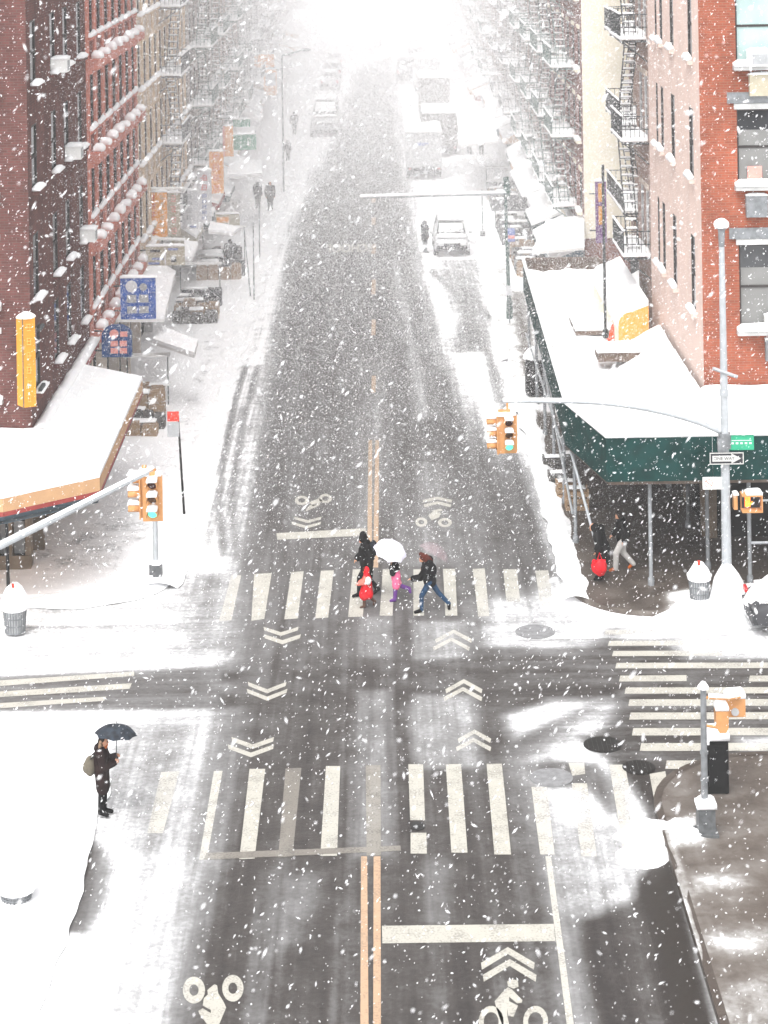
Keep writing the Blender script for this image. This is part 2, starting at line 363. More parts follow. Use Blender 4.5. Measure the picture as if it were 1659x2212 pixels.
def thing(name, label, cat, loc=(0, 0, 0), rz=0.0, group=None):
    return tag(link(name, None, loc=loc, rz=rz), label, cat, group)
def parts(name, mbs, m, parent, world=True):
    return [part(name, b, m, parent, world) for b in mbs]
def part(name, mb, m, parent, world=True, loc=(0, 0, 0)):
    """a part built in world coordinates (world) or in its thing's own"""
    off = (0, 0, 0)
    if world:
        p = parent; off = Vector((0, 0, 0))
        while p is not None: off = off + Vector(p.location); p = p.parent
    return link(name, mb.mesh(name, off), m, parent, loc)
def single(name, mb, m, label, cat, loc=(0, 0, 0), rz=0.0, group=None, world=True):
    return tag(link(name, mb.mesh(name, loc if world else (0, 0, 0)), m, None, loc, rz), label, cat, group)
def struct(name, mb, m, fix=True): return tag(link(name, mb.mesh(name, fix=fix), m), kind='structure')
def copy_tree(o, parent=None):
    c = o.copy(); COL.objects.link(c); c.parent = parent
    for ch in list(o.children): copy_tree(ch, c)
    return c
def text_mb(txt, size, depth=0.004, bold=0.0):
    cu = bpy.data.curves.new("text", 'FONT'); cu.body = txt; cu.size = size; cu.extrude = depth; cu.align_x = 'CENTER'; cu.align_y = 'CENTER'; cu.offset = bold
    o = bpy.data.objects.new("text", cu); COL.objects.link(o)
    bpy.context.view_layer.update()
    me = bpy.data.meshes.new_from_object(o.evaluated_get(bpy.context.evaluated_depsgraph_get()))
    mb = MB(); mb.add([v.co.copy() for v in me.vertices], [tuple(p.vertices) for p in me.polygons])
    bpy.data.objects.remove(o); bpy.data.curves.remove(cu); bpy.data.meshes.remove(me)
    return mb
def strokes(mb, cx, cz, w, h, y, seed, cw=None):
    """one written character as brush strokes on an upright plate facing -Y"""
    r = random.Random(seed); t = h * 0.10
    for k in range(3):
        z = cz + h * (0.36 - 0.36 * k) + r.uniform(-.04, .04) * h; a = r.uniform(0.55, 1.0) * w
        mb.box((cx + r.uniform(-.08, .08) * w, y, z), (a, 0.012, t))
    for k in range(2):
        x = cx + (-0.25 + 0.5 * k + r.uniform(-.1, .1)) * w; b = r.uniform(0.5, 0.95) * h
        mb.box((x, y - 0.002, cz + r.uniform(-.1, .1) * h), (w * 0.11, 0.012, b))
# ---------------------------------------------------------------- where snow lies: one map for every ground surface
def P(pts): return np.array([on(a, b)[:2] for a, b in pts])
def sdf(poly, x, y):
    d = np.full(x.shape, 1e9); ins = np.zeros(x.shape, bool); n = len(poly)
    for i in range(n):
        ax, ay = poly[i]; bx, by = poly[(i + 1) % n]
        ex, ey = bx - ax, by - ay; L = ex * ex + ey * ey + 1e-12
        t = np.clip(((x - ax) * ex + (y - ay) * ey) / L, 0, 1)
        d = np.minimum(d, (x - ax - t * ex) ** 2 + (y - ay - t * ey) ** 2)
        c = ((ay > y) != (by > y)) & (x < (bx - ax) * (y - ay) / (by - ay + 1e-12) + ax)
        ins ^= c
    return np.where(ins, -np.sqrt(d), np.sqrt(d))
LAYERS = [  # outline in picture units on the ground, snow cover, softness in metres
    ([(330, 2300), (380, 2050), (425, 1860), (450, 1660), (480, 1480), (492, 1340), (508, 1230), (525, 1120), (545, 1000), (562, 900), (585, 780), (606, 660), (628, 540), (650, 460), (690, 380), (725, 300), (748, 220), (765, 150),
      (848, 120), (858, 220), (866, 320), (880, 420), (898, 560), (925, 680), (960, 780), (1005, 880), (1055, 960), (1100, 985), (1140, 1060), (1170, 1140), (1200, 1250), (1140, 1290), (1055, 1300), (1050, 1390), (1250, 1400), (1330, 1360),
      (1345, 1490), (1240, 1560), (1130, 1640), (1180, 1850), (1215, 2050), (1250, 2300)], 0.17, 0.9),
    ([(985, 690), (1045, 670), (1085, 860), (1098, 940), (1075, 850), (1045, 760), (985, 760)], 0.42, 0.5),
    ([(945, 560), (1035, 560), (1050, 700), (985, 690)], 0.60, 0.6),
    ([(1095, 960), (1120, 1000), (1195, 1240), (1150, 1240), (1090, 1060)], 0.12, 0.4),
    ([(-400, 1470), (0, 1462), (480, 1440), (480, 1530), (0, 1536), (-400, 1545)], 0.34, 0.25),
    ([(480, 1452), (900, 1440), (1340, 1432), (1340, 1456), (900, 1462), (480, 1474)], 0.10, 0.16), ([(480, 1500), (900, 1490), (1340, 1480), (1340, 1504), (900, 1516), (480, 1526)], 0.08, 0.16),
    ([(1230, 1400), (1660, 1365), (2300, 1365), (2300, 1660), (1450, 1655), (1290, 1600), (1340, 1500)], 0.16, 0.4),
    ([(1400, 1355), (1640, 1350), (2300, 1340), (2300, 1440), (1660, 1425), (1480, 1420)], 0.88, 0.4),
    ([(1580, 1590), (2300, 1570), (2300, 1630), (1600, 1620)], 0.8, 0.3),
    ([(1250, 1590), (1330, 1580), (1420, 1640), (1440, 1720), (1420, 1780), (1330, 1660)], 0.36, 0.3),
    ([(1130, 1650), (1190, 1640), (1290, 1650), (1330, 1690), (1350, 1790), (1260, 1700), (1200, 1700)], 0.34, 0.3),
    ([(1225, 1990), (1300, 1955), (1395, 1935), (1470, 2140), (1520, 2300), (1290, 2300), (1250, 2120)], 0.10, 0.45),
    ([(1330, 1640), (1420, 1640), (1560, 1640), (1500, 1720), (1450, 1800), (1420, 1790), (1400, 1730)], 0.12, 0.3),
    ([(1370, 1900), (1425, 1850), (1450, 1850), (1540, 2212), (1560, 2300), (1470, 2300), (1420, 2060)], -0.3, 0.25),
    ([(160, 1830), (205, 1820), (250, 1860), (225, 1960), (190, 2020), (140, 2010)], 0.20, 0.22),
    ([(528, 790), (498, 880), (474, 1010), (466, 1100), (478, 1200), (494, 1200), (480, 1100), (488, 1010), (510, 880), (538, 790)], 0.44, 0.16),
    ([(552, 790), (524, 880), (502, 1010), (494, 1100), (506, 1210), (520, 1210), (508, 1100), (516, 1010), (536, 880), (562, 790)], 0.40, 0.16),
    ([(440, 1170), (465, 1060), (474, 1060), (452, 1180)], 0.6, 0.14),
    ([(925, 585), (1045, 700), (1050, 690), (935, 580)], 0.55, 0.14), ([(945, 585), (1060, 690), (1064, 682), (955, 582)], 0.55, 0.14),
    ([(240, 1560), (230, 1850), (440, 1860), (460, 1660), (480, 1540)], 0.70, 0.9),
    ([(250, 1850), (430, 1850), (330, 2300), (180, 2300)], 0.86, 0.7),
    ([(120, 1240), (480, 1240), (490, 1420), (300, 1440), (0, 1440), (0, 1330)], 0.86, 0.9),
    ([(400, 1290), (420, 1240), (500, 1240), (490, 1400), (420, 1420)], 0.55, 0.7),
    ([(1085, 1545), (1190, 1510), (1300, 1510), (1225, 1545), (1110, 1600)], 0.84, 0.25),
    ([(1062, 1300), (1150, 1295), (1240, 1330), (1270, 1400), (1060, 1392)], 0.76, 0.35),
    ([(1195, 1780), (1330, 1780), (1420, 1800), (1400, 1880), (1330, 1950), (1240, 1990), (1215, 1900)], 0.72, 0.35),
    ([(1205, 1900), (1240, 1990), (1270, 2300), (1225, 2300)], 0.60, 0.35),
    ([(770, 1490), (845, 1490), (850, 1640), (848, 1850), (765, 1850), (762, 1700)], 0.50, 0.22),
    ([(893, 1340), (1010, 1340), (1012, 1420), (890, 1425)], 0.54, 0.18),
    ([(895, 1500), (1030, 1500), (1040, 1660), (905, 1660), (885, 1560)], 0.58, 0.22),
    ([(770, 780), (835, 780), (830, 1100), (765, 1200)], 0.40, 0.4),
    ([(840, 560), (868, 560), (905, 760), (940, 900), (900, 910), (870, 760)], 0.56, 0.4),
    ([(770, 1330), (845, 1330), (848, 1420), (768, 1420)], 0.42, 0.2),
    ([(900, 1000), (960, 1000), (985, 1220), (890, 1220)], 0.40, 0.4),
    ([(610, 1900), (670, 1880), (700, 1930), (640, 2030), (585, 2060)], 0.46, 0.35),
    ([(900, 1850), (1000, 1850), (1010, 1995), (905, 1995)], 0.34, 0.3),
    ([(570, 1150), (610, 1150), (580, 1500), (540, 1500)], 0.30, 0.3),
    ([(790, 1850), (835, 1850), (850, 2300), (780, 2300)], 0.22, 0.15),
    ([(560, 1880), (600, 1880), (560, 2300), (500, 2300)], 0.28, 0.2),
]
LAY = [(P(p), v, s) for p, v, s in LAYERS]
WETL = [(P([(1370, 1900), (1425, 1830), (1450, 1850), (1540, 2212), (1560, 2300), (1470, 2300), (1420, 2060)]), 0.2),
        (P([(1240, 1560), (1345, 1565), (1420, 1660), (1400, 1720), (1300, 1660)]), 0.5), (P([(1300, 1340), (1660, 1330), (1480, 1420), (1330, 1420)]), 0.4)]
def snow_at(x, y):
    s = np.full(x.shape, 1.04)
    for poly, v, soft in LAY:
        t = np.clip(0.5 - sdf(poly, x, y) / (2 * soft), 0, 1); t = t * t * (3 - 2 * t)
        s = s * (1 - t) + v * t
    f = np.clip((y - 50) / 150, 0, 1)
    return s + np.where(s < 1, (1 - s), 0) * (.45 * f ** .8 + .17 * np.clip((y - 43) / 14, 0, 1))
CROSS = [(P([(-900, 1290), (470, 1290), (470, 1570), (-900, 1600)]), 1.5), (P([(1060, 1330), (2600, 1300), (2600, 1690), (1300, 1660), (1060, 1600)]), 1.2)]
def cross_at(x, y):
    s = np.zeros(x.shape)
    for poly, soft in CROSS: s = np.maximum(s, np.clip(0.5 - sdf(poly, x, y) / (2 * soft), 0, 1))
    return s
def wet_at(x, y):
    s = np.zeros(x.shape)
    for poly, soft in WETL: s = np.maximum(s, np.clip(0.5 - sdf(poly, x, y) / (2 * soft), 0, 1))
    return s
WALK_L = [  # same idea for the pavements
    ([(1128, 900), (1185, 900), (1300, 980), (1700, 980), (2400, 980), (2400, 1345), (1700, 1340), (1300, 1340), (1240, 1300), (1200, 1220), (1160, 1080)], 0.16, 0.5),
    ([(1095, 640), (1130, 640), (1180, 880), (1140, 880)], 0.45, 0.5),
    ([(1042, 560), (1098, 560), (1130, 900), (1180, 1060), (1212, 1235), (1180, 1235), (1140, 1010), (1070, 760)], 0.95, 0.3),
    ([(1440, 1290), (1700, 1260), (2400, 1260), (2400, 1400), (1440, 1350)], 0.98, 0.3),
    ([(1360, 1560), (2400, 1560), (2400, 2400), (1440, 2400)], 0.30, 0.3),
    ([(1475, 1905), (1580, 1900), (1620, 1925), (1500, 1950)], 0.78, 0.4),
    ([(1510, 2035), (1600, 2020), (1700, 2030), (1700, 2075), (1540, 2080)], 0.80, 0.45),
    ([(1530, 2150), (1700, 2120), (1700, 2300), (1560, 2300)], 0.62, 0.3),
    ([(1436, 1800), (1452, 1800), (1545, 2212), (1570, 2320), (1552, 2320), (1500, 2100)], 0.86, 0.12),
    ([(1432, 1790), (1500, 1775), (1530, 1830), (1455, 1850)], 0.95, 0.25),
    ([(1560, 1640), (1700, 1640), (1700, 1720), (1580, 1760)], 0.16, 0.3),
    ([(95, 1245), (60, 1215), (240, 1120), (330, 1040), (400, 880), (430, 760), (470, 640), (470, 760), (420, 960), (330, 1180), (220, 1250)], 0.97, 0.8),
]
WLAY = [(P(p), v, s) for p, v, s in WALK_L]
def walk_at(x, y):
    s = np.full(x.shape, 1.14)
    for poly, v, soft in WLAY:
        t = np.clip(0.5 - sdf(poly, x, y) / (2 * soft), 0, 1); t = t * t * (3 - 2 * t)
        s = s * (1 - t) + v * t
    return s
def wwet_at(x, y):
    s = np.clip(0.5 - sdf(P([(1200, 1000), (2400, 1000), (2400, 1345), (1300, 1340), (1230, 1200)]), x, y) / 2.0, 0, 1)
    return s * 0.3
def set_attr(me, name, vals):
    a = me.attributes.new(name, 'FLOAT', 'POINT'); a.data.foreach_set('value', np.asarray(vals, dtype=np.float32))
def steps(segs):
    out = [segs[0][0]]
    for a, b, s in segs:
        n = max(1, int(round((b - a) / s))); out += [a + (b - a) * (i + 1) / n for i in range(n)]
    return np.array(out)
def grid_mesh(name, xs, ys, zf=None):
    X, Y = np.meshgrid(xs, ys, indexing='ij'); nx, ny = X.shape
    Z = np.zeros_like(X) if zf is None else zf(X, Y)
    co = np.stack([X, Y, Z], -1).reshape(-1, 3)
    i = np.arange(nx - 1)[:, None] * ny + np.arange(ny - 1)[None, :]
    fs = np.stack([i, i + ny, i + ny + 1, i + 1], -1).reshape(-1, 4)
    me = bpy.data.meshes.new(name); me.vertices.add(len(co)); me.vertices.foreach_set('co', co.astype(np.float32).ravel())
    me.loops.add(fs.size); me.loops.foreach_set('vertex_index', fs.ravel().astype(np.int32))
    me.polygons.add(len(fs)); me.polygons.foreach_set('loop_start', np.arange(0, fs.size, 4, dtype=np.int32)); me.polygons.foreach_set('use_smooth', np.ones(len(fs), bool))
    me.update(calc_edges=True); me.validate()
    return me, co
# ---- ground sheet and road
g = MB(); g.add([(-118, -28, -0.03), (118, -28, -0.03), (118, 318, -0.03), (-118, 318, -0.03)], [(0, 1, 2, 3)])
struct("ground", g, SNOW)
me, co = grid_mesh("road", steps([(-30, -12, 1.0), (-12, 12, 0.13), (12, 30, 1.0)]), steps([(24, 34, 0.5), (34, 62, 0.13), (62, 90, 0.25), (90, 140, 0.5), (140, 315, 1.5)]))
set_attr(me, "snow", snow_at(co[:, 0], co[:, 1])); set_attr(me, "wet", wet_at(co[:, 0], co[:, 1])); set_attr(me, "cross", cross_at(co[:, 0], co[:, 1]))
tag(link("road", me, ROAD), kind='structure')
# ---- pavements with kerbs: convex blocks with a rounded corner
KR = 0.14
def pavement(name, sx, xk, yk, sy, rad, far, side=30):
    """sx, sy: which way the block lies from its corner (xk, yk)"""
    xs = steps([(0, 6, 0.12), (6, side, 1.5)]); ln = abs(far - yk)
    ys = steps([(0, 10, 0.12), (10, 35, 0.3), (35, ln, 1.2)]) if ln > 40 else steps([(0, ln, 0.12)])
    me, co = grid_mesh(name, xs, ys)
    b = bmesh.new(); b.from_mesh(me)
    for k in range(1, 9):
        a = math.pi / 2 * k / 9
        nrm = Vector((-math.cos(a), -math.sin(a), 0)); c = Vector((rad, rad, 0)) + nrm * rad
        bmesh.ops.bisect_plane(b, geom=b.verts[:] + b.edges[:] + b.faces[:], plane_co=c, plane_no=nrm, clear_outer=True)
    for v in b.verts: v.co = Vector((xk + sx * v.co.x, yk + sy * v.co.y, KR))
    b.verts.ensure_lookup_table(); b.to_mesh(me)
    c2 = np.empty(len(me.vertices) * 3, dtype=np.float32); me.vertices.foreach_get('co', c2); c2 = c2.reshape(-1, 3)
    s = walk_at(c2[:, 0], c2[:, 1])
    q = np.array([mnoise.noise(Vector((x * 0.9, y * 0.9, 3))) + 0.5 * mnoise.noise(Vector((x * 2.7, y * 2.7, 1))) for x, y, z in c2])
    hgt = np.clip((s - 0.55) / 0.4, 0, 1) * (0.05 + 0.035 * q)
    c2[:, 2] += np.maximum(hgt, 0); me.vertices.foreach_set('co', c2.ravel())
    set_attr(me, "snow", s); set_attr(me, "wet", wwet_at(c2[:, 0], c2[:, 1]))
    b.clear(); b.from_mesh(me)
    if sx * sy < 0: bmesh.ops.reverse_faces(b, faces=b.faces)
    edges = [e for e in b.edges if e.is_boundary]
    r = bmesh.ops.extrude_edge_only(b, edges=edges)
    for v in r['geom']:
        if isinstance(v, bmesh.types.BMVert): v.co.z = -0.02
    b.to_mesh(me); b.free()
    o = tag(link(name, me, WALK), kind='structure')
    # kerb stones: a slightly proud strip along the two straight sides and the curve
    pts = [(xk, far)] + [(xk, yk + sy * rad)]
    for k in range(1, 10):
        a = math.pi / 2 * k / 9
        pts.append((xk + sx * rad * (1 - math.cos(a)), yk + sy * rad * (1 - math.sin(a))))
    pts.append((xk + sx * side, yk))
    m = MB(); wd = 0.16
    for i in range(len(pts) - 1):
        p, q = Vector((*pts[i], 0)), Vector((*pts[i + 1], 0)); t = (q - p).normalized(); nn = Vector((t.y, -t.x, 0))
        if nn.x * (-sx) + nn.y * (-sy) < 0: nn = -nn
        p2, q2 = p - nn * wd + nn * 0.012, q - nn * wd + nn * 0.012; p, q = p + nn * 0.012, q + nn * 0.012
        zt = KR + 0.012; vs = [p + Vector((0, 0, -.02)), q + Vector((0, 0, -.02)), q + Vector((0, 0, zt)), p + Vector((0, 0, zt)), q2 + Vector((0, 0, zt)), p2 + Vector((0, 0, zt))]
        m.add(vs, [(0, 1, 2, 3), (3, 2, 4, 5)])
    return o, m
for nm, a in (("sidewalk", (-1, -6.25, 56.8, 1, 2.6, 315)), ("sidewalk", (1, 5.0, 54.9, 1, 2.2, 315)), ("sidewalk", (-1, -6.3, 48.2, -1, 2.6, 24)), ("sidewalk", (1, 5.5, 46.0, -1, 2.6, 24))):
    o, m = pavement(nm, *a)
    if a[0] < 0: o.data.materials[0] = SNOWALK
    if a[0] > 0 and a[3] < 0: struct("kerb", m, WALK)
# ---- road markings: thin sheets of paint, 4 mm up, under the same snow map
MARK_N = [0]
def paint(name, polys, m, z=0.005, sub=0.16):
    b = bmesh.new()
    for p in polys:
        pts = [on(*q) for q in p] if len(p[0]) == 2 else [Vector(q) for q in p]
        vs = [b.verts.new((v.x, v.y, z)) for v in pts]
        try: b.faces.new(vs)
        except ValueError: pass
    lo = Vector((min(v.co.x for v in b.verts), min(v.co.y for v in b.verts), 0)); hi = Vector((max(v.co.x for v in b.verts), max(v.co.y for v in b.verts), 0))
    for ax in (0, 1):
        n = int((hi[ax] - lo[ax]) / (sub if ax == 0 else sub * 2.5))
        if n > 160: n = 160
        for k in range(1, n + 1):
            c = Vector(lo); c[ax] += (hi[ax] - lo[ax]) * k / (n + 1); nrm = Vector((0, 0, 0)); nrm[ax] = 1
            bmesh.ops.bisect_plane(b, geom=b.verts[:] + b.edges[:] + b.faces[:], plane_co=c, plane_no=nrm)
    for f in b.faces:
        if f.normal.z < 0: f.normal_flip()
    me = bpy.data.meshes.new(name); b.to_mesh(me); b.free()
    c = np.empty(len(me.vertices) * 3, dtype=np.float32); me.vertices.foreach_get('co', c); c = c.reshape(-1, 3)
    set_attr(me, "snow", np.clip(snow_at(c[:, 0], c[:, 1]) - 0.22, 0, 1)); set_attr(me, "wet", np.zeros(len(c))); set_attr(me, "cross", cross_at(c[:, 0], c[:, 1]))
    return tag(link(name, me, m), kind='structure')
def line(pts, wpx):
    """a strip through picture points; wpx is its half width on the picture across x"""
    return [(x - wv, y) for (x, y), wv in zip(pts, wpx)] + [(x + wv, y) for (x, y), wv in reversed(list(zip(pts, wpx)))]
# near crosswalk bars (top-left, top-right, bottom-right, bottom-left)
low = [((462, 1666), (481, 1665), (447, 1856), (430, 1858)), ((539, 1661), (573, 1661), (550, 1855), (517, 1856)), ((704, 1655), (735, 1655), (728, 1849), (692, 1849)),
       ((882, 1651), (914, 1651), (918, 1772), (886, 1772)), ((887, 1799), (921, 1799), (922, 1844), (887, 1844)), ((963, 1651), (996, 1651), (1010, 1842), (975, 1842)),
       ((1051, 1650), (1084, 1650), (1104, 1846), (1068, 1846)), ((1148, 1700), (1181, 1700), (1198, 1846), (1167, 1846)), ((1235, 1692), (1268, 1692), (1289, 1850), (1256, 1850)),
       ((1316, 1652), (1350, 1652), (1388, 1860), (1350, 1860)), ((1228, 1648), (1262, 1648), (1264, 1672), (1236, 1676)), ((1403, 1672), (1437, 1666), (1446, 1716), (1412, 1722)), ((348, 1668), (388, 1666), (352, 1800), (318, 1800))]
paint("crosswalk", low, PAINT)
paint("crosswalk_worn", [((617, 1660), (651, 1659), (632, 1850), (601, 1852)), ((790, 1653), (822, 1653), (823, 1848), (792, 1848))], WORN)
up = [((549, 1240), (587, 1238), (571, 1337), (543, 1341)), ((629, 1236), (656, 1234), (643, 1336), (614, 1338)), ((693, 1233), (721, 1232), (709, 1334), (681, 1336)), ((762, 1230), (790, 1230), (784, 1332), (752, 1333)),
      ((827, 1230), (852, 1230), (848, 1330), (820, 1330)), ((893, 1230), (916, 1230), (916, 1330), (893, 1330)), ((957, 1229), (983, 1229), (988, 1330), (962, 1330)), ((1021, 1229), (1047, 1228), (1057, 1331), (1033, 1332)),
      ((1087, 1230), (1116, 1230), (1124, 1300), (1094, 1300)), ((1156, 1233), (1184, 1232), (1198, 1310), (1168, 1310))]
paint("crosswalk.001", up, PAINT)
paint("crosswalk_worn.001", [((500, 1243), (521, 1243), (500, 1340), (473, 1342))], PAINT)
paint("stop_line", [((825, 2000), (1196, 1996), (1200, 2033), (826, 2038))], PAINT)
paint("stop_line.001", [((597, 1152), (790, 1141), (792, 1157), (599, 1166))], PAINT)
paint("stop_line.002", [((446, 1843), (865, 1827), (866, 1838), (440, 1858))], WORN, z=0.008)
paint("centre_line", [((780, 1850), (793, 1850), (797, 2300), (778, 2300)), ((807, 1850), (822, 1850), (823, 2300), (806, 2300)), ((796, 951), (804, 951), (803, 1225), (793, 1225)), ((811, 951), (819, 951), (817, 1226), (806, 1226))] +
      [((803, y0), (812, y0), (811, y1), (802, y1)) for y0, y1 in ((812, 848), (690, 724), (604, 636), (527, 548), (470, 486), (424, 438))], YELLOW)
paint("lane_edge_line", [line([(1184, 1850), (1212, 2060), (1243, 2300)], [6, 7, 8])], PAINT)
def chevron(cx, ty, wv, h, t, down=False):
    e = ty + h if not down else ty; m = ty if not down else ty + h
    return [[(cx - wv, e), (cx, m), (cx, m + t), (cx - wv + 2, e + t)], [(cx, m), (cx + wv, e), (cx + wv - 2, e + t), (cx, m + t)]]
chev = []
for cx, ty, wv, h, t in ((980, 1360, 40, 21, 8), (975, 1377, 40, 21, 8), (1002, 1467, 40, 22, 9), (1000, 1484, 42, 22, 9), (1025, 1576, 36, 20, 9), (1023, 1594, 38, 20, 9), (1097, 2046, 58, 34, 15), (1101, 2072, 58, 34, 15)): chev += chevron(cx, ty, wv, h, t)
for cx, ty, wv, h, t in ((607, 1354, 38, 12, 8), (610, 1370, 40, 13, 9), (577, 1473, 42, 16, 9), (577, 1488, 44, 17, 9), (546, 1592, 46, 16, 10), (542, 1608, 50, 18, 10), (665, 1116, 30, 8, 6), (662, 1127, 32, 9, 6)): chev += chevron(cx, ty, wv, h, t, True)
paint("sharrow_chevron", chev, PAINT)
paint("sharrow_chevron_worn", chevron(945, 1073, 32, 7, 6) + chevron(945, 1083, 30, 7, 6), PAINT)
def ringp(cx, cy, rx, ry, k, n=22):
    out = []
    for i in range(n):
        a, b = 2 * math.pi * i / n, 2 * math.pi * (i + 1) / n
        out.append([(cx + rx * math.cos(a), cy + ry * math.sin(a)), (cx + rx * math.cos(b), cy + ry * math.sin(b)), (cx + k * rx * math.cos(b), cy + k * ry * math.sin(b)), (cx + k * rx * math.cos(a), cy + k * ry * math.sin(a))])
    return out
def zz(pts, ox, oy, s):  # zoomed view to picture units
    return [(ox + x * s, oy + y * s) for x, y in pts]
k7 = 1 / 6.9125 / 1.1573
bl = ringp(419, 2139, 24, 29, 0.42) + ringp(503, 2135, 23, 29, 0.42)
o7 = (420 / 1.1573, 2380 / 1.1573)
rider = [zz(p, *o7, k7) for p in ([(680, 660), (800, 560), (850, 580), (870, 720), (690, 740)], [(620, 800), (690, 735), (872, 720), (960, 860), (740, 870)], [(600, 930), (620, 800), (740, 870), (740, 1000)], [(740, 870), (960, 860), (1005, 960), (890, 1240), (830, 1400), (740, 1330), (740, 1000)],
         [(600, 975), (525, 1020), (545, 1080), (740, 1330), (745, 1060)])]
paint("bike_symbol", bl + rider, PAINT)
k8 = 1 / 6.381 / 1.1573; o8 = (1160 / 1.1573, 2320 / 1.1573)
rider2 = [zz(p, *o8, k8) for p in ([(690, 850), (770, 820), (860, 840), (870, 940), (790, 970), (700, 930)], [(700, 945), (760, 980), (930, 1150), (925, 1190), (850, 1205), (720, 1100), (490, 1170), (600, 1040)],
          [(490, 1170), (720, 1100), (720, 1170), (860, 1240), (690, 1270), (520, 1300)], [(690, 1270), (860, 1240), (790, 1420), (705, 1400)], [(520, 1300), (690, 1270), (690, 1400), (740, 1640), (640, 1640)])]
b2 = ringp(1061, 2207, 27, 34, 0.6) + ringp(1157, 2207, 27, 34, 0.6)
paint("bike_symbol.001", b2 + rider2, PAINT)
paint("bike_symbol.002", ringp(652, 1081, 15, 10, 0.5) + ringp(703, 1077, 14, 10, 0.5) + [[(668, 1085), (690, 1076), (697, 1082), (676, 1094)], [(668, 1092), (692, 1086), (690, 1092), (660, 1105), (662, 1100)]], PAINT)
paint("bike_symbol.003", ringp(910, 1128, 13, 10, 0.5) + ringp(961, 1129, 15, 10, 0.5) + [[(925, 1114), (935, 1105), (953, 1108), (948, 1118), (932, 1124)], [(932, 1103), (952, 1099), (957, 1103), (940, 1107)]], PAINT)
cross_l = [((-300, 1480), (0, 1470), (290, 1451), (290, 1460), (0, 1482), (-300, 1494)), ((-300, 1500), (0, 1494), (285, 1476), (280, 1488), (0, 1506), (-300, 1514)), ((-300, 1524), (0, 1519), (230, 1505), (225, 1514), (0, 1530), (-300, 1536))]
paint("crosswalk.002", cross_l, PAINT)
cr = []
for y, xl, xr in ((1366, 1308, 1440), (1390, 1316, 1480), (1412, 1325, 1560), (1438, 1332, 1800), (1466, 1340, 1483), (1466, 1620, 1800), (1492, 1352, 1800), (1518, 1360, 1800), (1547, 1362, 1800), (1581, 1368, 1800), (1614, 1385, 1800), (1652, 1440, 1800)):
    t = 5.0 + (y - 1366) * 0.014
    cr.append(((xl, y - t), (xr, y - t - 1), (xr, y + t - 1), (xl - 3, y + t)))
paint("crosswalk.003", cr, PAINT)
# lettering on the far lane, written for drivers coming this way
tm = text_mb("SCHOOL", 1.0, 0.0, 0.035); xs = [v[0] for v in tm.v]; ys = [v[1] for v in tm.v]
p0, p1 = on(702, 546), on(806, 526)
wv_, hv_ = (p1.x - p0.x), (p1.y - p0.y); polys = []
for f in tm.f:
    polys.append([(p1.x - (tm.v[i][0] - min(xs)) / (max(xs) - min(xs)) * wv_, p1.y - (tm.v[i][1] - min(ys)) / (max(ys) - min(ys)) * hv_, 0) for i in f])
paint("road_lettering", polys, PAINT)
# iron covers in the road
def cover(label, cx, cy, rx, m, wetd=False):
    c = on(cx, cy); r = rx * c.y / FPX
    b = MB(); n = 28
    b.prism([(r * math.cos(2 * math.pi * k / n), r * math.sin(2 * math.pi * k / n)) for k in range(n)], 0.004, 0.012)
    for k in range(-3, 4): b.box((k * r * 0.24, 0, 0.015), (0.03, 2 * math.sqrt(max(0, (0.9 * r) ** 2 - (k * r * 0.24) ** 2)), 0.008))
    o = single("manhole_cover", b, m, label, "manhole cover", (c.x, c.y, 0.002), world=False)
    return o
SLUSHY = mat("slush_covered_iron", (0.20, 0.20, 0.205), 0.8, 0.2, 6)
WETIRON = mat("wet_iron", (0.007, 0.006, 0.005), 0.3, 0.4, 6)
cover("large grey slush covered manhole cover at the near crosswalk end", 1191, 1680, 47, SLUSHY)
cover("grey manhole cover in the snow patch beside the far crosswalk", 1156, 1365, 43, SLUSHY)
cover("bare black manhole cover in the turning lane by the side crosswalk", 1302, 1609, 42, WETIRON)
cover("brown wet manhole cover between broken crosswalk bars", 1380, 1658, 36, WETIRON)
c = on(902, 1785); b = MB(); b.prism([(0.16 * math.cos(k * .52), 0.2 * math.sin(k * .52)) for k in range(12)], 0.004, 0.014); b.box((0, 0, .017), (.16, .03, .006))
single("valve_cover", b, WETIRON, "small rusty valve cover interrupting a near crosswalk bar", "valve cover", (c.x, c.y, 0.002), world=False)
# ---------------------------------------------------------------- buildings
def wall_holes(f, u0, u1, z0, z1, holes, dep):
    """a wall sheet in (u, z) with window openings and their reveals; f(u, depth, z) -> 3D"""
    us = sorted({u0, u1, *[h[0] for h in holes], *[h[1] for h in holes]}); zs = sorted({z0, z1, *[h[2] for h in holes], *[h[3] for h in holes]})
    m = MB()
    for i in range(len(us) - 1):
        # merge vertically where possible
        run = None
        for j in range(len(zs) - 1):
            cu, cz = (us[i] + us[i + 1]) / 2, (zs[j] + zs[j + 1]) / 2
            hole = any(h[0] < cu < h[1] and h[2] < cz < h[3] for h in holes)
            if not hole: run = (run[0] if run else zs[j], zs[j + 1])
            if (hole or j == len(zs) - 2) and run:
                a, b = run; m.add([f(us[i], 0, a), f(us[i + 1], 0, a), f(us[i + 1], 0, b), f(us[i], 0, b)], [(0, 1, 2, 3)]); run = None
    for a, b, c, d in holes:
        for p, q in (((a, c), (a, d)), ((a, d), (b, d)), ((b, d), (b, c)), ((b, c), (a, c))):
            m.add([f(p[0], 0, p[1]), f(q[0], 0, q[1]), f(q[0], dep, q[1]), f(p[0], dep, p[1])], [(0, 1, 2, 3)])
    return m
WIN_CACHE = {}
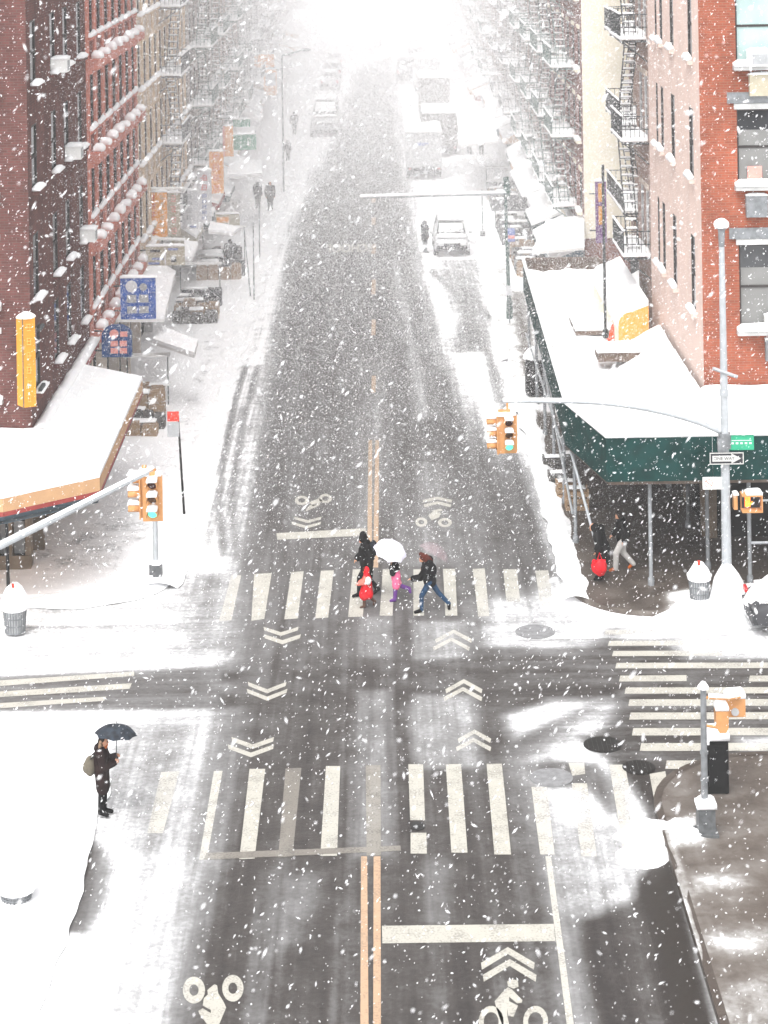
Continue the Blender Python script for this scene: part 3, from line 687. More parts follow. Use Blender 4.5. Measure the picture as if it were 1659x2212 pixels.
def window(parent, f, axis, h, dep, frame=None, pane=None, sill_m=None, snow=0.16, out=0.22, ac=False):
    """a sash window: frame > pane, sill, snow_cap. axis 'x': facade faces -Y; '+' faces +X; '-' faces -X"""
    u0, u1, z0, z1 = h; wd, ht = round(u1 - u0, 3), round(z1 - z0, 3)
    frame = frame or FRAMEM; pane = pane or GLASS; sill_m = sill_m or GREYST
    key = (axis, wd, ht, dep, frame.name, pane.name, sill_m.name, snow, out)
    def g(u, n, z):   # n: into the wall
        return {'x': (u, n, z), '+': (-n, u, z), '-': (n, u, z)}[axis]
    if key not in WIN_CACHE:
        def bx(m, a, b): return m.bbox(g(*a), g(*b))
        m = MB(); t = 0.06; d0, d1 = dep - 0.07, dep - 0.01; hw = wd / 2
        bx(m, (-hw, d0, 0), (-hw + t, d1, ht)); bx(m, (hw - t, d0, 0), (hw, d1, ht)); bx(m, (-hw + t, d0, ht - t), (hw - t, d1, ht)); bx(m, (-hw + t, d0, 0), (hw - t, d1, t)); bx(m, (-hw + t, d0 - .015, ht * .5 - .035), (hw - t, d1 - 0.02, ht * .5 + .035))
        p = MB(); bx(p, (-hw + t * .5, dep - 0.035, t * .5), (hw - t * .5, dep - 0.03, ht - t * .5))
        s = MB(); bx(s, (-hw - .1, -out, -.12), (hw + .1, 0.05, -.003)); l_ = MB(); bx(l_, (-hw - .08, -0.05, ht + .003), (hw + .08, 0.03, ht + .17))
        c = None
        if snow:
            c = MB()
            q = MB(); q.slab(-hw - .1, hw + .1, -out - .03, dep - 0.09, -0.002, snow, 0.02, 0.16, seed=wd * 3 + ht)
            for v in q.v: c.v.append(g(*v))
            c.f = q.f; c.smooth = q.smooth; c.mi = q.mi
        WIN_CACHE[key] = [x.mesh(nm) if x else None for x, nm in ((m, "window"), (p, "pane"), (s, "sill"), (c, "snow_cap"), (l_, "lintel"))]
        for me, mm in zip(WIN_CACHE[key], (frame, pane, sill_m, SNOW, sill_m)):
            if me: me.materials.append(mm)
    a, b_, c_, d_, e_ = WIN_CACHE[key]
    loc = Vector(f((u0 + u1) / 2, 0, z0)) - Vector(parent.location)
    wnd = link("window", a, None, parent, loc)
    link("pane", b_, None, wnd); link("sill", c_, None, wnd); (link("lintel", e_, None, wnd) if sill_m not in (PINK, BR_DARK, SALMON) else None)
    if d_: link("snow_cap", d_, None, wnd)
    return wnd
def side_f(X, y0, s):  # facade along the avenue; s=+1 faces +X (left-hand row), -1 faces -X
    return (lambda u, n, z: (X - s * n, y0 + u, z))
def body(t, X, y0, y1, s, top, depth=14, m=None, near=True, far=True, zb=0.0):
    """end walls, roof and snow on the roof"""
    b = MB(); xb = X - s * depth
    if near: b.add([(X, y0, zb), (xb, y0, zb), (xb, y0, top), (X, y0, top)], [(0, 1, 2, 3)])
    if far: b.add([(X, y1, zb), (xb, y1, zb), (xb, y1, top), (X, y1, top)], [(0, 1, 2, 3)])
    b.add([(xb, y0, zb), (xb, y1, zb), (xb, y1, top), (xb, y0, top)], [(0, 1, 2, 3)])
    part("rear_wall", b, m or BR_GREY, t)
    r = MB(); r.bbox((X - s * .02, y0 + .02, top - .6), (xb + s * .02, y1 - .02, top - .4)); part("roof", r, GREYM, t)
    sn = MB(); sn.bbox((X - s * .3, y0 + .3, top - .4), (xb + s * .3, y1 - .3, top - .22)); part("roof_snow", sn, SNOW, t)
def fire_escape(t, X, y0, y1, s, levels, m=IRON, proj=1.1, rise=3.3):
    """balconies, railings and slanting ladders, one part with its snow"""
    b = MB(); sn = MB(); fx = lambda n: X + s * n
    for i, z in enumerate(levels):
        for k in range(9): b.bbox((fx(.05 + k * (proj - .1) / 8), y0, z), (fx(.05 + k * (proj - .1) / 8 + .05), y1, z + .04))
        b.bbox((fx(0), y0, z - .06), (fx(proj), y0 + .05, z)); b.bbox((fx(0), y1 - .05, z - .06), (fx(proj), y1, z))
        for hz in (.45, .9):
            b.bbox((fx(proj - .03), y0, z + hz), (fx(proj), y1, z + hz + .035)); b.bbox((fx(0), y0, z + hz), (fx(proj), y0 + .03, z + hz + .035)); b.bbox((fx(0), y1 - .03, z + hz), (fx(proj), y1, z + hz + .035))
        n = int((y1 - y0) / .16)
        for k in range(n + 1): b.bbox((fx(proj - .025), y0 + (y1 - y0 - .02) * k / n, z), (fx(proj - .005), y0 + (y1 - y0 - .02) * k / n + .02, z + .9))
        for yy in (y0, y1 - .02):
            for k in range(1, 6): b.bbox((fx(proj * k / 6), yy, z), (fx(proj * k / 6 + .02), yy + .02, z + .9))
            b.tube([(fx(0), yy + .01, z - .75), (fx(proj - .1), yy + .01, z - .04)], .025, 5)
        sn.slab(min(fx(.04), fx(proj + .02)), max(fx(.04), fx(proj + .02)), y0 - .03, y1 + .03, z + .042, .17, .02, .22, seed=z + y0)
        sn.slab(min(fx(proj - .05), fx(proj + .03)), max(fx(proj - .05), fx(proj + .03)), y0, y1, z + .936, .06, .01, .2, seed=z)
        if i + 1 < len(levels):
            zt = levels[i + 1]; ya, yb = (y0 + .35, y1 - .35) if i % 2 == 0 else (y1 - .35, y0 + .35)
            for nn in (.35, .75): b.tube([(fx(nn), ya, z + .05), (fx(nn), yb, zt)], .03, 5)
            st = int((zt - z) / .27)
            for k in range(1, st):
                q = k / st; yy = ya + (yb - ya) * q; zz_ = z + (zt - z) * q
                b.bbox((fx(.35), yy - .07, zz_), (fx(.75), yy + .07, zz_ + .025)); sn.bbox((fx(.36), yy - .075, zz_ + .026), (fx(.74), yy + .075, zz_ + .075))
    p = part("fire_escape", b, m, t); part("snow_cap", sn, SNOW, p)
def belt(t, X, y0, y1, s, z, m, proj=.25, h=.3, snow=.16, blobs=0, name="belt_course"):
    b = MB(); b.bbox((X - s * .02, y0, z - h), (X + s * proj, y1, z)); b.bbox((X - s * .02, y0, z - h - .15), (X + s * proj * .5, y1, z - h - .002))
    p = part(name, b, m, t); sn = MB()
    if blobs:
        for k in range(blobs):
            yy = y0 + (y1 - y0) * (k + .5) / blobs
            sn = MB(); sn.slab(min(X + s * .12, X + s * (proj + .07)), max(X + s * .12, X + s * (proj + .07)), yy - .22 - .1 * abs(math.sin(yy * 7)), yy + .2 + .12 * abs(math.sin(yy * 5 + z)), z + .002, snow * (1.1 + .7 * abs(math.sin(yy * 3 + z))), .05, .13, seed=yy); part("snow_cap", sn, SNOW, p)
        return p
    sn.slab(min(X + s * .002, X + s * (proj + .04)), max(X + s * .002, X + s * (proj + .04)), y0, y1, z + .002, snow, .03, .3, seed=z)
    part("snow_cap", sn, SNOW, p)
    return p
def shopfront(t, X, y0, y1, s, top, n, seed, awn=True):
    """ground-floor shop windows, piers and a snow-laden awning"""
    r = random.Random(seed); b = MB()
    b.bbox((X - s * .35, y0 + .1, .14), (X - s * .30, y1 - .1, top - .5)); part("shop_window", b, DARK, t)
    mp = r.choice([POSTB, GREYST, BEIGE, DGREYM])
    for k in range(n + 1):
        yy = y0 + .02 + (y1 - y0 - .24) * k / n; part("shopfront_pier", MB().bbox((X - s * .3, yy, 0), (X + s * .06, yy + .2, top - .53)), mp, t)
    part("shopfront_lintel", MB().bbox((X - s * .3, y0 + .02, top - .5), (X + s * .08, y1 - .02, top - .02)), mp, t)
    if awn:
        for k in range(n):
            if r.random() < .2: continue
            a = y0 + (y1 - y0) * k / n + .15; c = y0 + (y1 - y0) * (k + 1) / n - .15; pr = r.uniform(1.0, 1.9); zt = top - .35 - r.uniform(0, .3); zl = zt - r.uniform(.4, .8)
            m_ = MB(); m_.prism([(X + s * .07, zt), (X + s * pr, zl), (X + s * pr, zl - .3), (X + s * .07, zl - .3)], a, c, lambda q, w_, e: (q, e, w_))
            aw = part("awning", m_, r.choice([REDFASC, GREENP, BLUEFASC, SIGNK, SIGNW, DGREYM, ORFASC]), t)
            sn = MB(); sn.prism([(X + s * .075, zt + .01), (X + s * (pr + .02), zl + .01), (X + s * (pr + .02), zl + .14), (X + s * .075, zt + .16)], a - .01, c + .01, lambda q, w_, e: (q, e, w_)); part("snow_cap", sn, SNOW, aw)
def row_building(name, label, X, y0, y1, s, top, wallm, trim, floors, ncol, ww=.95, wh=1.75, ground=3.9, pil=0, **kw):
    t = row_building_(name, label, X, y0, y1, s, top, wallm, trim, floors, ncol, ww, wh, ground, **kw)
    for k in range(pil):
        yy = y0 + (y1 - y0) * k / ncol + .12; part("pilaster", MB().bbox((X + s * .002, yy - .2 + (.1 if k == 0 else 0), ground), (X + s * .08, yy + .2, top - .6)), trim, t)
    return t
def row_building_(name, label, X, y0, y1, s, top, wallm, trim, floors, ncol, ww=.95, wh=1.75, ground=3.9, escapes=(), seed=1, pane=None, depth=14, cornice=True, group=None):
    t = thing(name, label, 'building', (X, y0, 0), 0, group); f = side_f(X, y0, s); L = y1 - y0; holes = []
    for z in floors:
        for k in range(ncol):
            u = L * (k + .5) / ncol; holes.append((round(u - ww / 2, 3), round(u + ww / 2, 3), z, round(z + wh, 3)))
    part("street_wall", wall_holes(f, 0, L, ground, top, holes, .08), wallm, t)
    body(t, X, y0, y1, s, top, depth, wallm)
    for h in holes: window(t, f, '+' if s > 0 else '-', h, .08, pane=pane if (int(h[0] * 10) + int(h[2])) % 3 else None, sill_m=trim)
    belt(t, X, y0 + .05, y1 - .05, s, ground + .12, trim)
    if cornice: belt(t, X, y0, y1, s, top + .1, trim, .5, .5, .2, name="cornice")
    shopfront(t, X, y0, y1, s, ground, max(2, int(L / 4.2)), seed)
    for a, b_, pr in escapes: fire_escape(t, X, y0 + a, y0 + b_, s, [z - .15 for z in floors], PALEIRON if seed % 2 else PALEGREEN, pr)
    return t
LX, RX = -10.0, 9.35
# --- left corner building, dark red brick
t = thing("corner_tenement", "dark red brick corner building with snow heaped on its window sills", "building", (LX, 59.2, 0))
f = side_f(LX, 59.2, 1); fx = lambda u, n, z: (LX + u, 59.2 + n, z)
sills = (4.95, 7.6, 10.74, 13.75, 16.8); holes = []
for z in sills:
    for yc in (60.35, 64.0, 66.6, 69.6): holes.append((round(yc - 59.2 - .48, 3), round(yc - 59.2 + .48, 3), z, round(z + 1.85, 3)))
part("side_wall", wall_holes(f, 0, 12, 3.9, 20.8, holes, .08), BR_DARK, t)
for h in holes: window(t, f, '+', h, .08, sill_m=BR_DARK, snow=.15, out=.22)
fh = [(u, u + 1.05, z, z + 1.85) for z in sills for u in (-1.95, -4.6, -7.2)]
part("front_wall", wall_holes(fx, -14, 0, 3.9, 20.8, fh, .25), BR_DARK, t)
for h in fh: window(t, fx, 'x', h, .25, frame=FRAMEW, pane=BLIND, sill_m=GREYST, snow=.18)
body(t, LX, 59.2, 71.2, 1, 20.8, 14, BR_DARK, near=False)
b = MB(); b.bbox((LX - 14, 58.9, 3.72), (LX + .32, 59.19, 3.98)); b.bbox((LX + .002, 59.19, 3.72), (LX + .32, 71.15, 3.98)); b.bbox((LX - 14, 59.0, 3.4), (LX + .15, 59.18, 3.70)); b.bbox((LX + .002, 59.18, 3.4), (LX + .15, 71.1, 3.70))
p = part("belt_course", b, REDFASC, t)
part("snow_cap", MB().slab(LX - 14, LX + .34, 58.86, 59.19, 3.982, .17, .02, .3), SNOW, p); sn = MB(); sn.slab(LX + .002, LX + .36, 59.2, 71.15, 3.982, .17, .02, .3); part("snow_cap", sn, SNOW, p)
belt(t, LX, 59.2, 71.1, 1, 20.9, REDFASC, .5, .5, name="cornice")
b = MB(); b.bbox((LX - 14, 59.55, .14), (LX - .3, 59.6, 3.4)); b.bbox((LX - .35, 59.6, .14), (LX - .3, 71.1, 3.4)); part("shop_window", b, DARK, t)
for xx in (-.22, -.75, -1.15, -2.9, -4.6, -6.4): part("shopfront_pier", MB().bbox((LX + xx, 59.05, 0), (LX + xx + .16, 59.5, 3.4)), POSTB, t)
for yy in (60.6, 63.2, 65.8, 68.4, 70.9): part("shopfront_pier", MB().bbox((LX - .28, yy, 0), (LX + .06, yy + .2, 3.38)), POSTB, t)
part("door", MB().bbox((LX - 2.0, 59.3, .3), (LX - 1.2, 59.42, 3.0)), GREYP, t); part("shop_panel", MB().bbox((LX - 1.0, 59.4, .5), (LX - .3, 59.46, 1.4)), GREYP, t)
b = MB(); b.bbox((LX - 6, 58.98, .14), (LX - .05, 59.04, .55)); part("stall_riser", b, POSTB, t)
# --- wrap-round awning of the corner shop
aw = thing("shop_awning", "long snow covered shop awning with orange front edge wrapping the dark brick corner", "awning", (LX, 59.2, 3.3))
plan_o = [(-15.5, 54.0), (-10.0, 54.6), (-7.72, 56.4), (-7.80, 67.4)]; plan_i = [(-15.5, 59.0), (-10.1, 59.0), (LX + .16, 59.0), (LX + .16, 67.4)]
def ring_sheet(mb, zo, zi, th, grow=0.0, inset=0.0):
    n = len(plan_o)
    for i in range(n - 1):
        sub = 8
        for k in range(sub):
            for j in range(4):
                def pt(a, c):
                    o = Vector(plan_o[i]) .lerp(Vector(plan_o[i + 1]), a); q = Vector(plan_i[i]).lerp(Vector(plan_i[i + 1]), a); e = o.lerp(q, c)
                    z = zo + (zi - zo) * c
                    return Vector((e.x, e.y, z + (0.02 * mnoise.noise(Vector((e.x * 1.5, e.y * 1.5, 0)))) * (1 if th > .05 else 0)))
                a0, a1, c0, c1 = k / sub, (k + 1) / sub, j / 4, (j + 1) / 4
                q = [pt(a0, c0), pt(a1, c0), pt(a1, c1), pt(a0, c1)]
                mb.add([v + Vector((0, 0, th)) for v in q], [(0, 1, 2, 3)], True)
        # outer edge skirt
        o0, o1 = plan_o[i], plan_o[i + 1]
        mb.add([(*o0, zo), (*o1, zo), (*o1, zo + th), (*o0, zo + th)], [(0, 1, 2, 3)])
    a, c = plan_o[-1], plan_i[-1]; mb.add([(*a, zo), (*c, zi), (*c, zi + th), (*a, zo + th)], [(0, 1, 2, 3)])
b = MB(); ring_sheet(b, 3.44, 3.9, .02); part("canvas", b, ORFASC, aw)
b = MB(); ring_sheet(b, 3.47, 3.93, .12); part("snow_cap", b, SNOW, aw)
def strip(zt, zb, off, m, nm):
    b = MB()
    for i in range(len(plan_o) - 1):
        o0, o1 = Vector((*plan_o[i], 0)), Vector((*plan_o[i + 1], 0)); tt = (o1 - o0).normalized(); nn = Vector((tt.y, -tt.x, 0)) * off
        b.add([o0 + nn + Vector((0, 0, zb)), o1 + nn + Vector((0, 0, zb)), o1 + nn + Vector((0, 0, zt)), o0 + nn + Vector((0, 0, zt)), o0 + nn * .2 + Vector((0, 0, zb)), o1 + nn * .2 + Vector((0, 0, zb))], [(0, 1, 2, 3), (0, 1, 5, 4)])
    part(nm, b, m, aw)
strip(3.47, 3.12, .012, ORFASC, "valance"); strip(3.118, 3.0, .014, REDFASC, "red_trim"); strip(2.9, 2.78, -.35, BLUEFASC, "blue_trim")
for x, y in ((-9.9, 55.0), (-7.95, 56.7), (-8.0, 62), (-8.0, 67.2)): part("strut", MB().tube([(x, y, 3.4), (LX + .1 if y > 59 else x, y if y > 59 else 59.0, 2.9)], .025, 6), IRON, aw)
# --- left: salmon pilastered building
t = thing("pilastered_building", "salmon pilastered building with rows of snow capped blocks along every floor", "building", (LX, 71.2, 0))
f = side_f(LX, 71.2, 1); L = 14.4; bays = 7; holes = []
for z in (4.95, 8.05, 11.05, 14.25, 17.4):
    for k in range(bays):
        u = L * (k + .5) / bays; holes.append((round(u - .68, 3), round(u + .68, 3), z, round(z + 1.85, 3)))
part("street_wall", wall_holes(f, 0, L, 3.9, 21, holes, .08), BR_RED, t)
body(t, LX, 71.2, 85.6, 1, 21, 14, BR_RED)
for h in holes: window(t, f, '+', h, .08, sill_m=SALMON, snow=.17, out=.14)
for k in range(bays + 1):
    yy = 71.2 + min(max(L * k / bays, .24), L - .24); part("pilaster", MB().bbox((LX + .002, yy - .26, 3.9), (LX + .07, yy + .26, 20.6)), SALMON, t)
for z in (4.2, 7.3, 10.3, 13.5, 16.7): belt(t, LX, 71.22, 85.58, 1, z, SALMON, .42, .34, .17, blobs=8)
belt(t, LX, 71.2, 85.6, 1, 21.1, SALMON, .7, .6, .2, name="cornice")
shopfront(t, LX, 71.2, 85.6, 1, 3.9, 4, 5, awn=False)
# --- rest of the left row
TB = 'tenements fading into the snow'
row_building("tenement", "beige stone tenement with snowy fire escapes beside the salmon building", LX, 85.6, 107, 1, 20.6, BEIGE, TAN, (4.7, 7.8, 10.9, 14.0, 17.1), 10, 1.25, 1.9, pil=11, escapes=((8.6, 12.6, 1.1),), seed=3)
row_building("tenement", "grey brick tenement behind the orange and white vertical signs", LX, 107, 127, 1, 20, BR_GREY, GREYST, (4.7, 7.8, 10.9, 14.0, 16.9), 8, escapes=((3, 7.5, 1.2), (12, 17, 1.2)), seed=4, group=TB)
row_building("tenement", "pale brown tenement on the left behind the green shop sign", LX, 127, 150, 1, 21, BR_BROWN, BEIGE, (4.7, 7.8, 10.9, 14.0, 17.1), 8, escapes=((4, 9, 1.2), (14, 19, 1.2)), seed=6, group=TB)
row_building("tenement", "hazy grey tenement on the left beyond the parked van", LX, 150, 184, 1, 19.5, GREYST, GREYST, (4.7, 7.8, 10.9, 14.0), 10, escapes=((6, 12, 1.2), (20, 26, 1.2)), seed=7, group=TB)
row_building("tenement", "last faint tenement at the far end of the left row", LX, 184, 240, 1, 21, BR_GREY, GREYST, (4.7, 7.8, 10.9, 14.0, 17.1), 12, 1.3, 1.9, escapes=((8, 14, 1.2),), seed=9, group=TB)
# --- right corner building: orange brick front, pink stucco side
t = thing("corner_apartment_building", "orange brick corner building with pink side wall above the green sidewalk shed", "building", (RX, 61, 0))
fx = lambda u, n, z: (RX + u, 61 + n, z); f = side_f(RX, 61, -1); fh = []
for z0, z1 in ((6.18, 8.66), (10.4, 12.62), (13.9, 16.2), (17.2, 19.4)):
    for u in (1.08, 4.3, 7.4, 10.2): fh.append((u, u + 1.75, z0, z1))
part("front_wall", wall_holes(fx, 0, 14, 3.2, 21, fh, .22), BR_ORANGE, t)
for h in fh: window(t, fx, 'x', h, .22, frame=FRAMEM, pane=GLASS, sill_m=GREYST, snow=.2, out=.3)
for i, h in enumerate(fh):
    z1_ = h[2] + (h[3] - h[2]) * (.96 if h[2] > 13 else (.72, .80, .6, .78)[i % 4]); part('blind', MB().bbox((RX + h[0] + .07, 61.165, h[2] + .07), (RX + h[1] - .07, 61.172, z1_)), BLINDT if h[2] > 13 else BLIND, t)
for h in fh: part("lintel_stone", MB().bbox((RX + h[0] - .28, 60.93, h[3] + .18), (RX + h[1] + .28, 61.0, h[3] + .5)), GREYM, t)
sh = []
for z0, z1 in ((6.4, 8.66), (10.4, 12.5), (13.95, 16.1), (17.3, 19.4)):
    for u, w_ in ((1.75, .85), (5.6, .85), (8.1, .7), (9.4, .5)): sh.append((u - w_ / 2, u + w_ / 2, z0, z1))
part("side_wall", wall_holes(f, 0, 11.5, 3.2, 21, sh, .08), PINK, t)
for h in sh: window(t, f, '-', h, .08, sill_m=PINK, snow=.2, out=.16)
fs2 = []
for z0, z1 in ((6.3, 8.5), (10.3, 12.5), (13.9, 16.0), (17.3, 19.4)):
    for u in (12.3, 13.7): fs2.append((u - .4, u + .4, z0, z1))
part("rear_side_wall", wall_holes(f, 11.5, 15, 3.2, 21, fs2, .08), BR_BROWN, t)
for h in fs2: window(t, f, '-', h, .08, frame=FRAMEW, sill_m=BEIGE, snow=.16, out=.16)
b = MB(); b.bbox((RX + .01, 61.0, 0), (RX + 14, 61.02, 3.2)); b.bbox((RX + .01, 61, 0), (RX + .03, 76, 3.2)); part("shop_wall", b, DARK, t)
for k in range(7): part("shopfront_pier", MB().bbox((RX + .02 + k * 2.1, 60.9, 0), (RX + .3 + k * 2.1, 60.998, 3.2)), POSTB, t)
for k in range(5): part("shopfront_pier", MB().bbox((RX - .12, 61.05 + k * 3.5, 0), (RX + .005, 61.35 + k * 3.5, 3.2)), POSTB, t)
body(t, RX, 61, 76, -1, 21, 14, BR_BROWN, near=False)
fire_escape(t, RX, 72.6, 75.9, -1, (6.2, 10.2, 13.75, 17.2), IRON, .95)
# --- right: recessed building with fire escape, then the cream pier and the fading row
t = row_building("tenement", "narrow recessed tenement behind the black iron fire escape on the right", 10.75, 76.02, 89.9, -1, 20.5, BR_BROWN, BEIGE, (6.3, 9.75, 13.2, 16.6), 7, .9, 1.9, seed=11, depth=12)
fire_escape(t, 10.75, 82.5, 88.2, -1, [z - .15 for z in (6.3, 9.75, 13.2, 16.6)], IRON, 1.2)
t = row_building("tenement", "cream sided tenement jutting out past the fire escapes on the right", 8.75, 90, 108, -1, 20.8, BR_RED, CREAM, (4.9, 8.0, 11.1, 14.2, 17.3), 7, escapes=((3, 7.5, 1.1), (11, 15.5, 1.1)), seed=12, depth=13)
b = MB(); b.bbox((8.752, 89.9, 3.9), (11.6, 89.995, 20.6)); part("party_wall", b, CREAM, t)
row_building("tenement", "red brick tenement with grey fire escapes right of the far mast arm", 9.0, 108.05, 128, -1, 20, BR_BROWN, GREYST, (4.7, 7.8, 10.9, 14.0, 16.9), 8, escapes=((3, 7.5, 1.2), (12, 16.5, 1.2)), seed=14, group=TB)
row_building("tenement", "grey tenement with green fire escapes right of the parked trucks", 9.0, 128, 152, -1, 21, BR_GREY, GREYST, (4.7, 7.8, 10.9, 14.0, 17.1), 8, escapes=((4, 9, 1.2), (15, 20, 1.2)), seed=15, group=TB)
row_building("tenement", "hazy brown tenement on the right beyond the parked trucks", 9.0, 152, 186, -1, 19.5, BR_BROWN, GREYST, (4.7, 7.8, 10.9, 14.0), 10, escapes=((6, 12, 1.2), (20, 26, 1.2)), seed=16, group=TB)
row_building("tenement", "last faint tenement at the far end of the right row", 9.0, 186, 240, -1, 21, BR_GREY, GREYST, (4.7, 7.8, 10.9, 14.0, 17.1), 12, 1.3, 1.9, escapes=((8, 14, 1.2),), seed=18, group=TB)
# ---------------------------------------------------------------- window air conditioners
def aircon(label, c, face, snow=True):
    """face: 'x' looks at -Y, '+' at +X"""
    t = thing("air_conditioner", label, "air conditioner", c, {'x': 0, '+': math.pi / 2, '-': -math.pi / 2}[face], 'window air conditioners')
    b = MB(); b.box((0, -.22, .2), (.62, .5, .4)); part("casing", b, WHITEP, t, world=False)
    b = MB()
    for k in range(6): b.box((0, -.475, .08 + k * .05), (.42, .012, .02))
    b.box((0, -.473, .2), (.46, .006, .3)); part("grille", b, GREYP, t, world=False)
    if snow: b = MB(); b.slab(-.33, .33, -.49, .03, .402, .1, .015, .14, seed=c[1]); part("snow_cap", b, SNOW, t, world=False)
for lb, c, fc in (("white air conditioner in the second window up the left dark brick wall", (LX + .02, 64.0, 13.77), '+'), ("white air conditioner half way along the left dark brick wall, third floor", (LX + .02, 66.6, 10.76), '+'),
                  ("white air conditioner low on the left dark brick wall, beside the salmon pilasters", (LX + .02, 69.6, 7.62), '+'),
                  ("white air conditioner in the top orange brick window", (RX + 1.7, 60.98, 13.92), 'x'), ("white air conditioner beside the pink pane in the middle orange brick window", (RX + 2.35, 60.98, 10.42), 'x'),
                  ("white air conditioner in the lowest orange brick window", (RX + 2.1, 60.98, 6.2), 'x')): aircon(lb, c, fc)
b = MB(); b.box((0, -.02, .22), (.42, .02, .44)); single("window_poster", b, PINKP, "pink red panel standing in the middle orange brick window", "panel", (RX + 1.6, 61.12, 10.5), world=False)
for i, (u, z) in enumerate(((1.75, 13.33), (1.6, 9.8), (2.1, 5.6))):
    b = MB(); b.box((0, -.1, 0), (.62, .2, .62)); b.box((0, -.205, .03), (.42, .01, .42))
    t_ = single("wall_vent", b, SIGNK if i == 0 else GREYM, ["cream box vent under the top orange brick window", "grey box vent under the middle orange brick window sill", "grey box vent low on the orange brick above the tarp"][i], "vent box", (RX + u, 60.99, z), world=False)
    b = MB(); b.slab(-.32, .32, -.2, 0, .312, .08, .01, .15, seed=i); part("snow_cap", b, SNOW, t_, world=False)
# ---------------------------------------------------------------- shop signs on the left
def blade(name, label, x0, y0_, x1, y1_, d, m, cat="sign", thick=.18, prints=None, snow=True, shape=None):
    a, b_ = atd(x0, y1_, d), atd(x1, y0_, d); wd = b_.x - a.x; ht = b_.z - a.z
    t = thing(name, label, cat, ((a.x + b_.x) / 2, d, a.z))
    m_ = MB()
    if shape == 'arch':
        pl = [(-wd / 2, 0), (wd / 2, 0), (wd / 2, ht * .68)] + [(wd / 2 * math.cos(q), ht * .68 + ht * .32 * math.sin(q)) for q in [k * math.pi / 12 for k in range(1, 12)]] + [(-wd / 2, ht * .68)]
        m_.prism(pl, 0, thick, lambda q, z, e: (q, e, z))
    else: m_.box((0, thick / 2, ht / 2), (wd, thick, ht))
    part("sign_box", m_, m, t, world=False)
    for mm, shapes in (prints or []):
        q = MB()
        for s_ in shapes:
            if s_[0] == 'c':
                n = 20; q.prism([(s_[1] * wd - wd / 2 + s_[3] * wd * math.cos(2 * math.pi * k / n), s_[2] * ht + s_[3] * wd * math.sin(2 * math.pi * k / n)) for k in range(n)], -.012, .002, lambda a_, z, e: (a_, e, z))
            elif s_[0] == 'r': q.box((s_[1] * wd - wd / 2, -.006, s_[2] * ht), (s_[3] * wd, .014, s_[4] * ht))
            elif s_[0] == 't': strokes(q, s_[1] * wd - wd / 2, s_[2] * ht, s_[3] * wd, s_[4] * ht, -.006, s_[5])
        part("print", q, mm, t, world=False)
    if snow and shape != 'arch': q = MB(); q.slab(-wd / 2 - .02, wd / 2 + .02, -.03, thick + .03, ht + .002, .09, .01, .12, seed=x0); part("snow_cap", q, SNOW, t, world=False)
    for z in (ht * .2, ht * .8): part("bracket", MB().box((-wd / 2 - .12, thick / 2, z), (.26, .05, .05)), IRON, t, world=False)
    return t
col4 = lambda x, w_, n, top=.88, bot=.12, sd=0: [('t', x, top - (top - bot) * k / max(1, n - 1), w_, .7 * (top - bot) / max(1, n - 1), sd + k) for k in range(n)]
# the yellow sign wraps the corner: two faces meeting in a V
a = atd(25, 893, 57.6); c_ = atd(66, 698, 57.6); ht = c_.z - a.z
t = thing("corner_sign", "tall yellow two faced vertical sign on the dark brick corner", "sign", (LX + .25, 58.3, a.z))
b = MB(); xl, xm, xr = a.x - (LX + .25), atd(42, 800, 57.6).x - (LX + .25), c_.x - (LX + .25)
b.prism([(xl, .25), (xm, -.1), (xr, .05), (xr - .1, .42), (xl + .1, .5)], 0, ht, lambda p_, q, e: (p_, q, e)); part("sign_box", b, SIGNY, t, world=False)
b = MB(); b.box((xm, -.108, ht / 2), (.03, .03, ht)); part("seam", b, POSTB, t, world=False)
b = MB()
for k in range(6): strokes(b, (xm + xr) / 2, ht * (.9 - .16 * k), .16, .24, -.055, 40 + k)
part("print", b, SIGNO, t, world=False)
b = MB(); b.mound(((xl + xr) / 2, .2, ht), .27, .3, .14, seed=2); part("snow_cap", b, SNOW, t, world=False)
b = MB(); b.box((0.1, .6, .4), (.1, .7, .08)); b.box((.1, .6, ht - .4), (.1, .7, .08)); part("bracket", b, IRON, t, world=False)
blade("picture_sign", "blue shop sign with one pale disc above four pale squares", 261, 600, 335, 690, 74, SIGNB, prints=[(SIGNW, [('c', .32, .80, .17)]), (GREYP, [('c', .66, .78, .11), ('r', .32, .50, .27, .19), ('r', .67, .50, .27, .19), ('r', .32, .23, .27, .17), ('r', .67, .23, .27, .17)])])
blade("picture_sign", "dark blue arch topped shop sign with pink squares in two columns", 220, 701, 284, 772, 70, SIGNDB, shape='arch', prints=[(PINKP, [('c', .42, .72, .15), ('r', .74, .71, .24, .16), ('r', .42, .42, .24, .17), ('r', .72, .42, .24, .17), ('r', .42, .2, .24, .17), ('r', .72, .2, .24, .17)])])
blade("vertical_sign", "bright orange vertical sign with red lettering hanging between two white rails", 318, 415, 360, 512, 91, SIGNO, prints=[(REDP, col4(.27, .34, 5)), (SIGNK, col4(.76, .22, 6, sd=30))])
blade("vertical_sign", "beige vertical sign with faint red lettering right of the orange one", 363, 417, 388, 510, 92, SIGNK, prints=[(PINKP, col4(.5, .5, 4, sd=7))])
blade("vertical_sign", "plain white vertical sign with grey lettering and a short blue bar", 394, 412, 426, 495, 96, SIGNW, prints=[(GREYP, col4(.45, .45, 4, .85, .3, sd=9)), (BLUEP, [('r', .7, .06, .4, .05)])])
